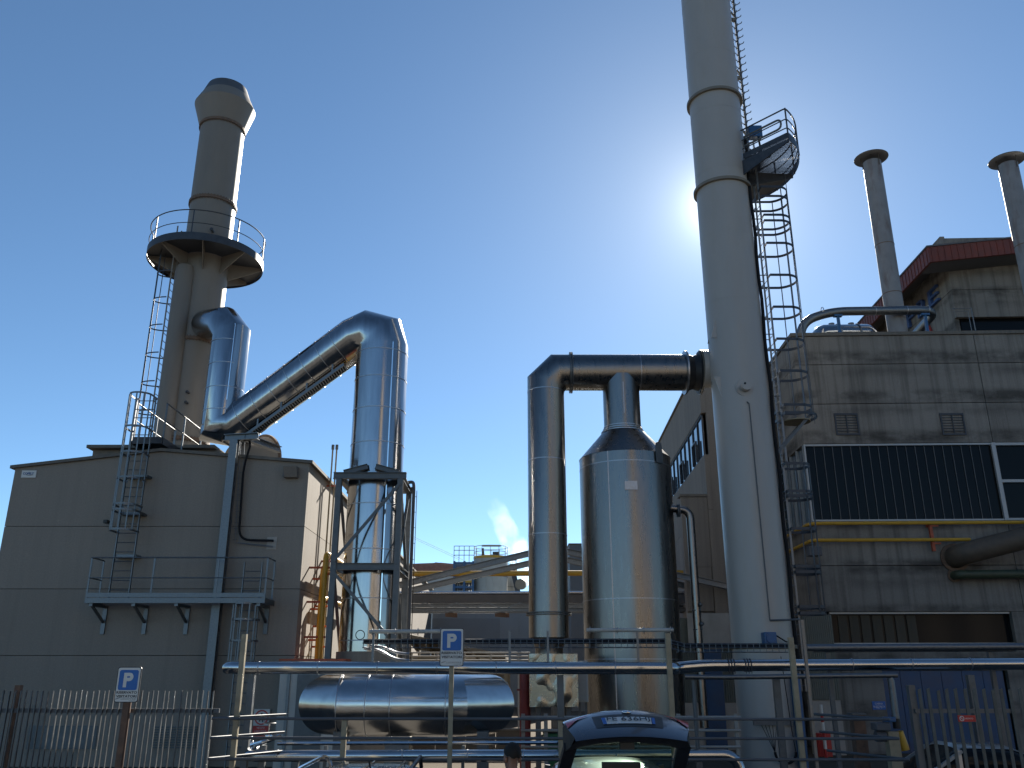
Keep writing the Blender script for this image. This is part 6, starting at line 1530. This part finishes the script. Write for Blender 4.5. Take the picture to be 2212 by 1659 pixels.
# ------------------------------------------------------------------ person seen from behind the cars
def person():
    y_ = 9.8; zt_ = Zat(1609, y_); x_ = Xat(1106, 1630, y_); k = zt_ / 1.75
    o_ = V((x_, y_, 0))
    J = {'pel': (0, 0, .95, .15, .11), 'sp': (0, .01, 1.12, .14, .10), 'ch': (0, .01, 1.32, .17, .115), 'nk0': (0, .0, 1.455, .075, .07), 'nk': (0, -.005, 1.52, .056, .060), 'hd0': (-.02, -.0, 1.585, .070, .085), 'hd1': (-.01, .0, 1.655, .078, .098), 'hd2': (.0, .0, 1.715, .055, .070),
         'nose': (-.118, -.005, 1.625, .014, .016), 'shl': (.0, -.17, 1.40, .065, .06), 'ell': (.01, -.24, 1.12, .046, .046), 'wrl': (-.06, -.25, .87, .03, .03), 'hal': (-.09, -.25, .79, .036, .02), 'shr': (0, .17, 1.40, .065, .06), 'elr': (.01, .24, 1.12, .046, .046), 'wrr': (-.06, .25, .87, .03, .03), 'har': (-.09, .25, .79, .036, .02),
         'hpl': (0, -.09, .90, .095, .09), 'knl': (-.02, -.10, .50, .06, .065), 'anl': (.02, -.10, .09, .042, .045), 'tol': (-.14, -.11, .035, .04, .035), 'hpr': (0, .09, .90, .095, .09), 'knr': (-.02, .10, .50, .06, .065), 'anr': (.02, .10, .09, .042, .045), 'tor': (-.14, .11, .035, .04, .035)}
    for s, sg in (('l', -1), ('r', 1)):
        for fi in range(4): J['f%s%d' % (s, fi)] = (-.10 - .005 * fi, sg * .25 + (fi - 1.5) * .018, .70 + .012 * abs(fi - 1.3), .009, .009)
        J['t' + s] = (-.13, sg * .22, .76, .010, .010)
    E = [('pel', 'sp'), ('sp', 'ch'), ('ch', 'nk0'), ('nk0', 'nk'), ('nk', 'hd0'), ('hd0', 'hd1'), ('hd1', 'hd2'), ('hd1', 'nose')]
    for s in 'lr': E += [('ch', 'sh' + s), ('sh' + s, 'el' + s), ('el' + s, 'wr' + s), ('wr' + s, 'ha' + s), ('pel', 'hp' + s), ('hp' + s, 'kn' + s), ('kn' + s, 'an' + s), ('an' + s, 'to' + s), ('wr' + s, 't' + s)] + [('ha' + s, 'f%s%d' % (s, i)) for i in range(4)]
    names = list(J); idx = {n: i for i, n in enumerate(names)}
    hdg = R(-62)                                    # turned away to the left
    def tr(p): c, s = math.cos(hdg), math.sin(hdg); return (p[0] * c - p[1] * s, p[0] * s + p[1] * c, p[2] * k)
    me = bpy.data.meshes.new('p'); me.from_pydata([tr(J[n]) for n in names], [(idx[a], idx[b]) for a, b in E], [])
    tmp = bpy.data.objects.new('p', me); COL.objects.link(tmp)
    md = tmp.modifiers.new('s', 'SKIN'); md.use_smooth_shade = True
    sub = tmp.modifiers.new('d', 'SUBSURF'); sub.levels = sub.render_levels = 2
    for n in names: sv = me.skin_vertices[0].data[idx[n]]; sv.radius = (J[n][3], J[n][4]); sv.use_root = n == 'pel'
    bpy.context.view_layer.update()
    fin = bpy.data.meshes.new_from_object(tmp.evaluated_get(bpy.context.evaluated_depsgraph_get()))
    bpy.data.objects.remove(tmp)
    fin.name = 'person'
    fin.materials.clear()
    for q in ('skin', 'shirt_navy', 'trousers', 'black_plastic'): fin.materials.append(MATS[q])
    for p in fin.polygons:
        z = p.center.z / k; hand = z < .86 and (abs(p.center.x) + abs(p.center.y)) > .22
        p.material_index = 0 if z > 1.485 or hand else 1 if z > .93 or (abs(p.center.x) + abs(p.center.y) > .24 and z > .80) else 2 if z > .1 else 3
        p.use_smooth = True
    ob = bpy.data.objects.new('person', fin); COL.objects.link(ob); ob.location = o_
    ORG[ob.name] = o_
    tag(ob, 'dark haired man in a navy shirt standing between the parked cars, turned away', 'person')
    c = o_ + V(tr((.012, 0, 1.665))); hm = MB(); n = 22
    vs_, fs = [], []
    f_ = V(tr((-1, 0, 0))).normalized()
    for i in range(10):
        th = math.pi * .57 * i / 9
        for q in range(n):
            a = 2 * math.pi * q / n; bk = .5 - .5 * V((math.cos(a), math.sin(a), 0)).dot(f_); th = math.pi * (.40 + .21 * bk + .025 * math.sin(7 * a)) * i / 9; d = V((math.sin(th) * math.cos(a), math.sin(th) * math.sin(a), math.cos(th)))
            fr_ = d.dot(f_); r_ = 1.0 if not (fr_ > .45 and d.z < .55) else .86
            wob = 1 + .03 * math.sin(9 * a + 5 * th); side = d - f_ * fr_
            vs_.append(c + f_ * fr_ * .110 * r_ * wob + V((side.x * .092, side.y * .092, side.z * .112)) * r_ * wob)
    for i in range(9):
        for q in range(n): fs.append((i * n + q, (i + 1) * n + q, (i + 1) * n + (q + 1) % n, i * n + (q + 1) % n))
    hm.add(vs_, fs, True); hm.build('hair', 'hair', ob)
    for s in (-1, 1): e = MB(); q = o_ + V(tr((.01, s * .082, 1.615))); e.ball(q, .022, .022, .034, 10, 7); e.build('ear', 'skin', ob)
    for s in (-1, 1): e = MB(); q = o_ + V(tr((-.088, s * .032, 1.642))); e.ball(q, .012, .012, .009, 8, 6); e.build('eye', 'sign_black', ob)
    e = MB(); q = o_ + V(tr((-.090, 0, 1.575))); e.ball(q, .012, .022, .008, 8, 6); e.build('mouth', 'letter_red', ob)
person()

# ------------------------------------------------------------------ added block out of view, put behind the camera for the metal to reflect
paint('reflect_brown', (0.27, 0.225, 0.175), 0.85, 0, 0.2, 1.5)
paint('reflect_dark', (0.05, 0.04, 0.033), 0.85, 0, 0.2, 1.5)
t = thing('reflection_block', 'added brown block and tower behind the viewer for the metal to reflect', 'building', (20, -24, 0))
m = MB(); m.box(4, 60, -36, -24, 0, 15); m.box(9, 19, -36, -23.9, 15.31, 34); m.build('wall', 'reflect_brown', t)
for i in range(14): MB().box(4.3 + i * 4.1, 5.6 + i * 4.1, -23.98, -23.7, 0, 14.9).build('reflect_stripe', 'reflect_dark', t)  # dark bars added to put upright stripes into the reflections
for i in range(3): MB().box(9.6 + i * 3.6, 11.2 + i * 3.6, -23.88, -23.6, 15.4, 33).build('reflect_stripe', 'reflect_dark', t)
for i in range(9): MB().box(7 + i * 5.6, 10 + i * 5.6, -23.69, -23.6, 8.5, 11.5).build('window', 'glass_dark', t)
MB().box(3.7, 60.3, -36.3, -23.7, 15.003, 15.3).build('roof', 'duct_dark', t)

paint('low_wall', (0.10, 0.08, 0.06), 0.85, 0, 0.25, 1.5)
yw_ = 28.6
t = thing('low_wall', 'low dark brown wall on the gravel behind the clad loop and lower pipe', 'wall', (Xat(900, 1640, yw_), yw_, 0)); t['kind'] = 'thing'
n = 6; xa_, xb_ = Xat(742, 1640, yw_), Xat(1136, 1640, yw_)
m = MB()
for i in range(n): a = xa_ + (xb_ - xa_) * i / n; m.box(a + .01, a + (xb_ - xa_) / n - .01, yw_, yw_ + .2, 0, Zat(1578, yw_))
m.build('panel', 'low_wall', t)
MB().box(xa_ - .05, xb_ + .05, yw_ - .05, yw_ + .25, Zat(1578, yw_) + .002, Zat(1574, yw_)).build('coping', 'coping', t)
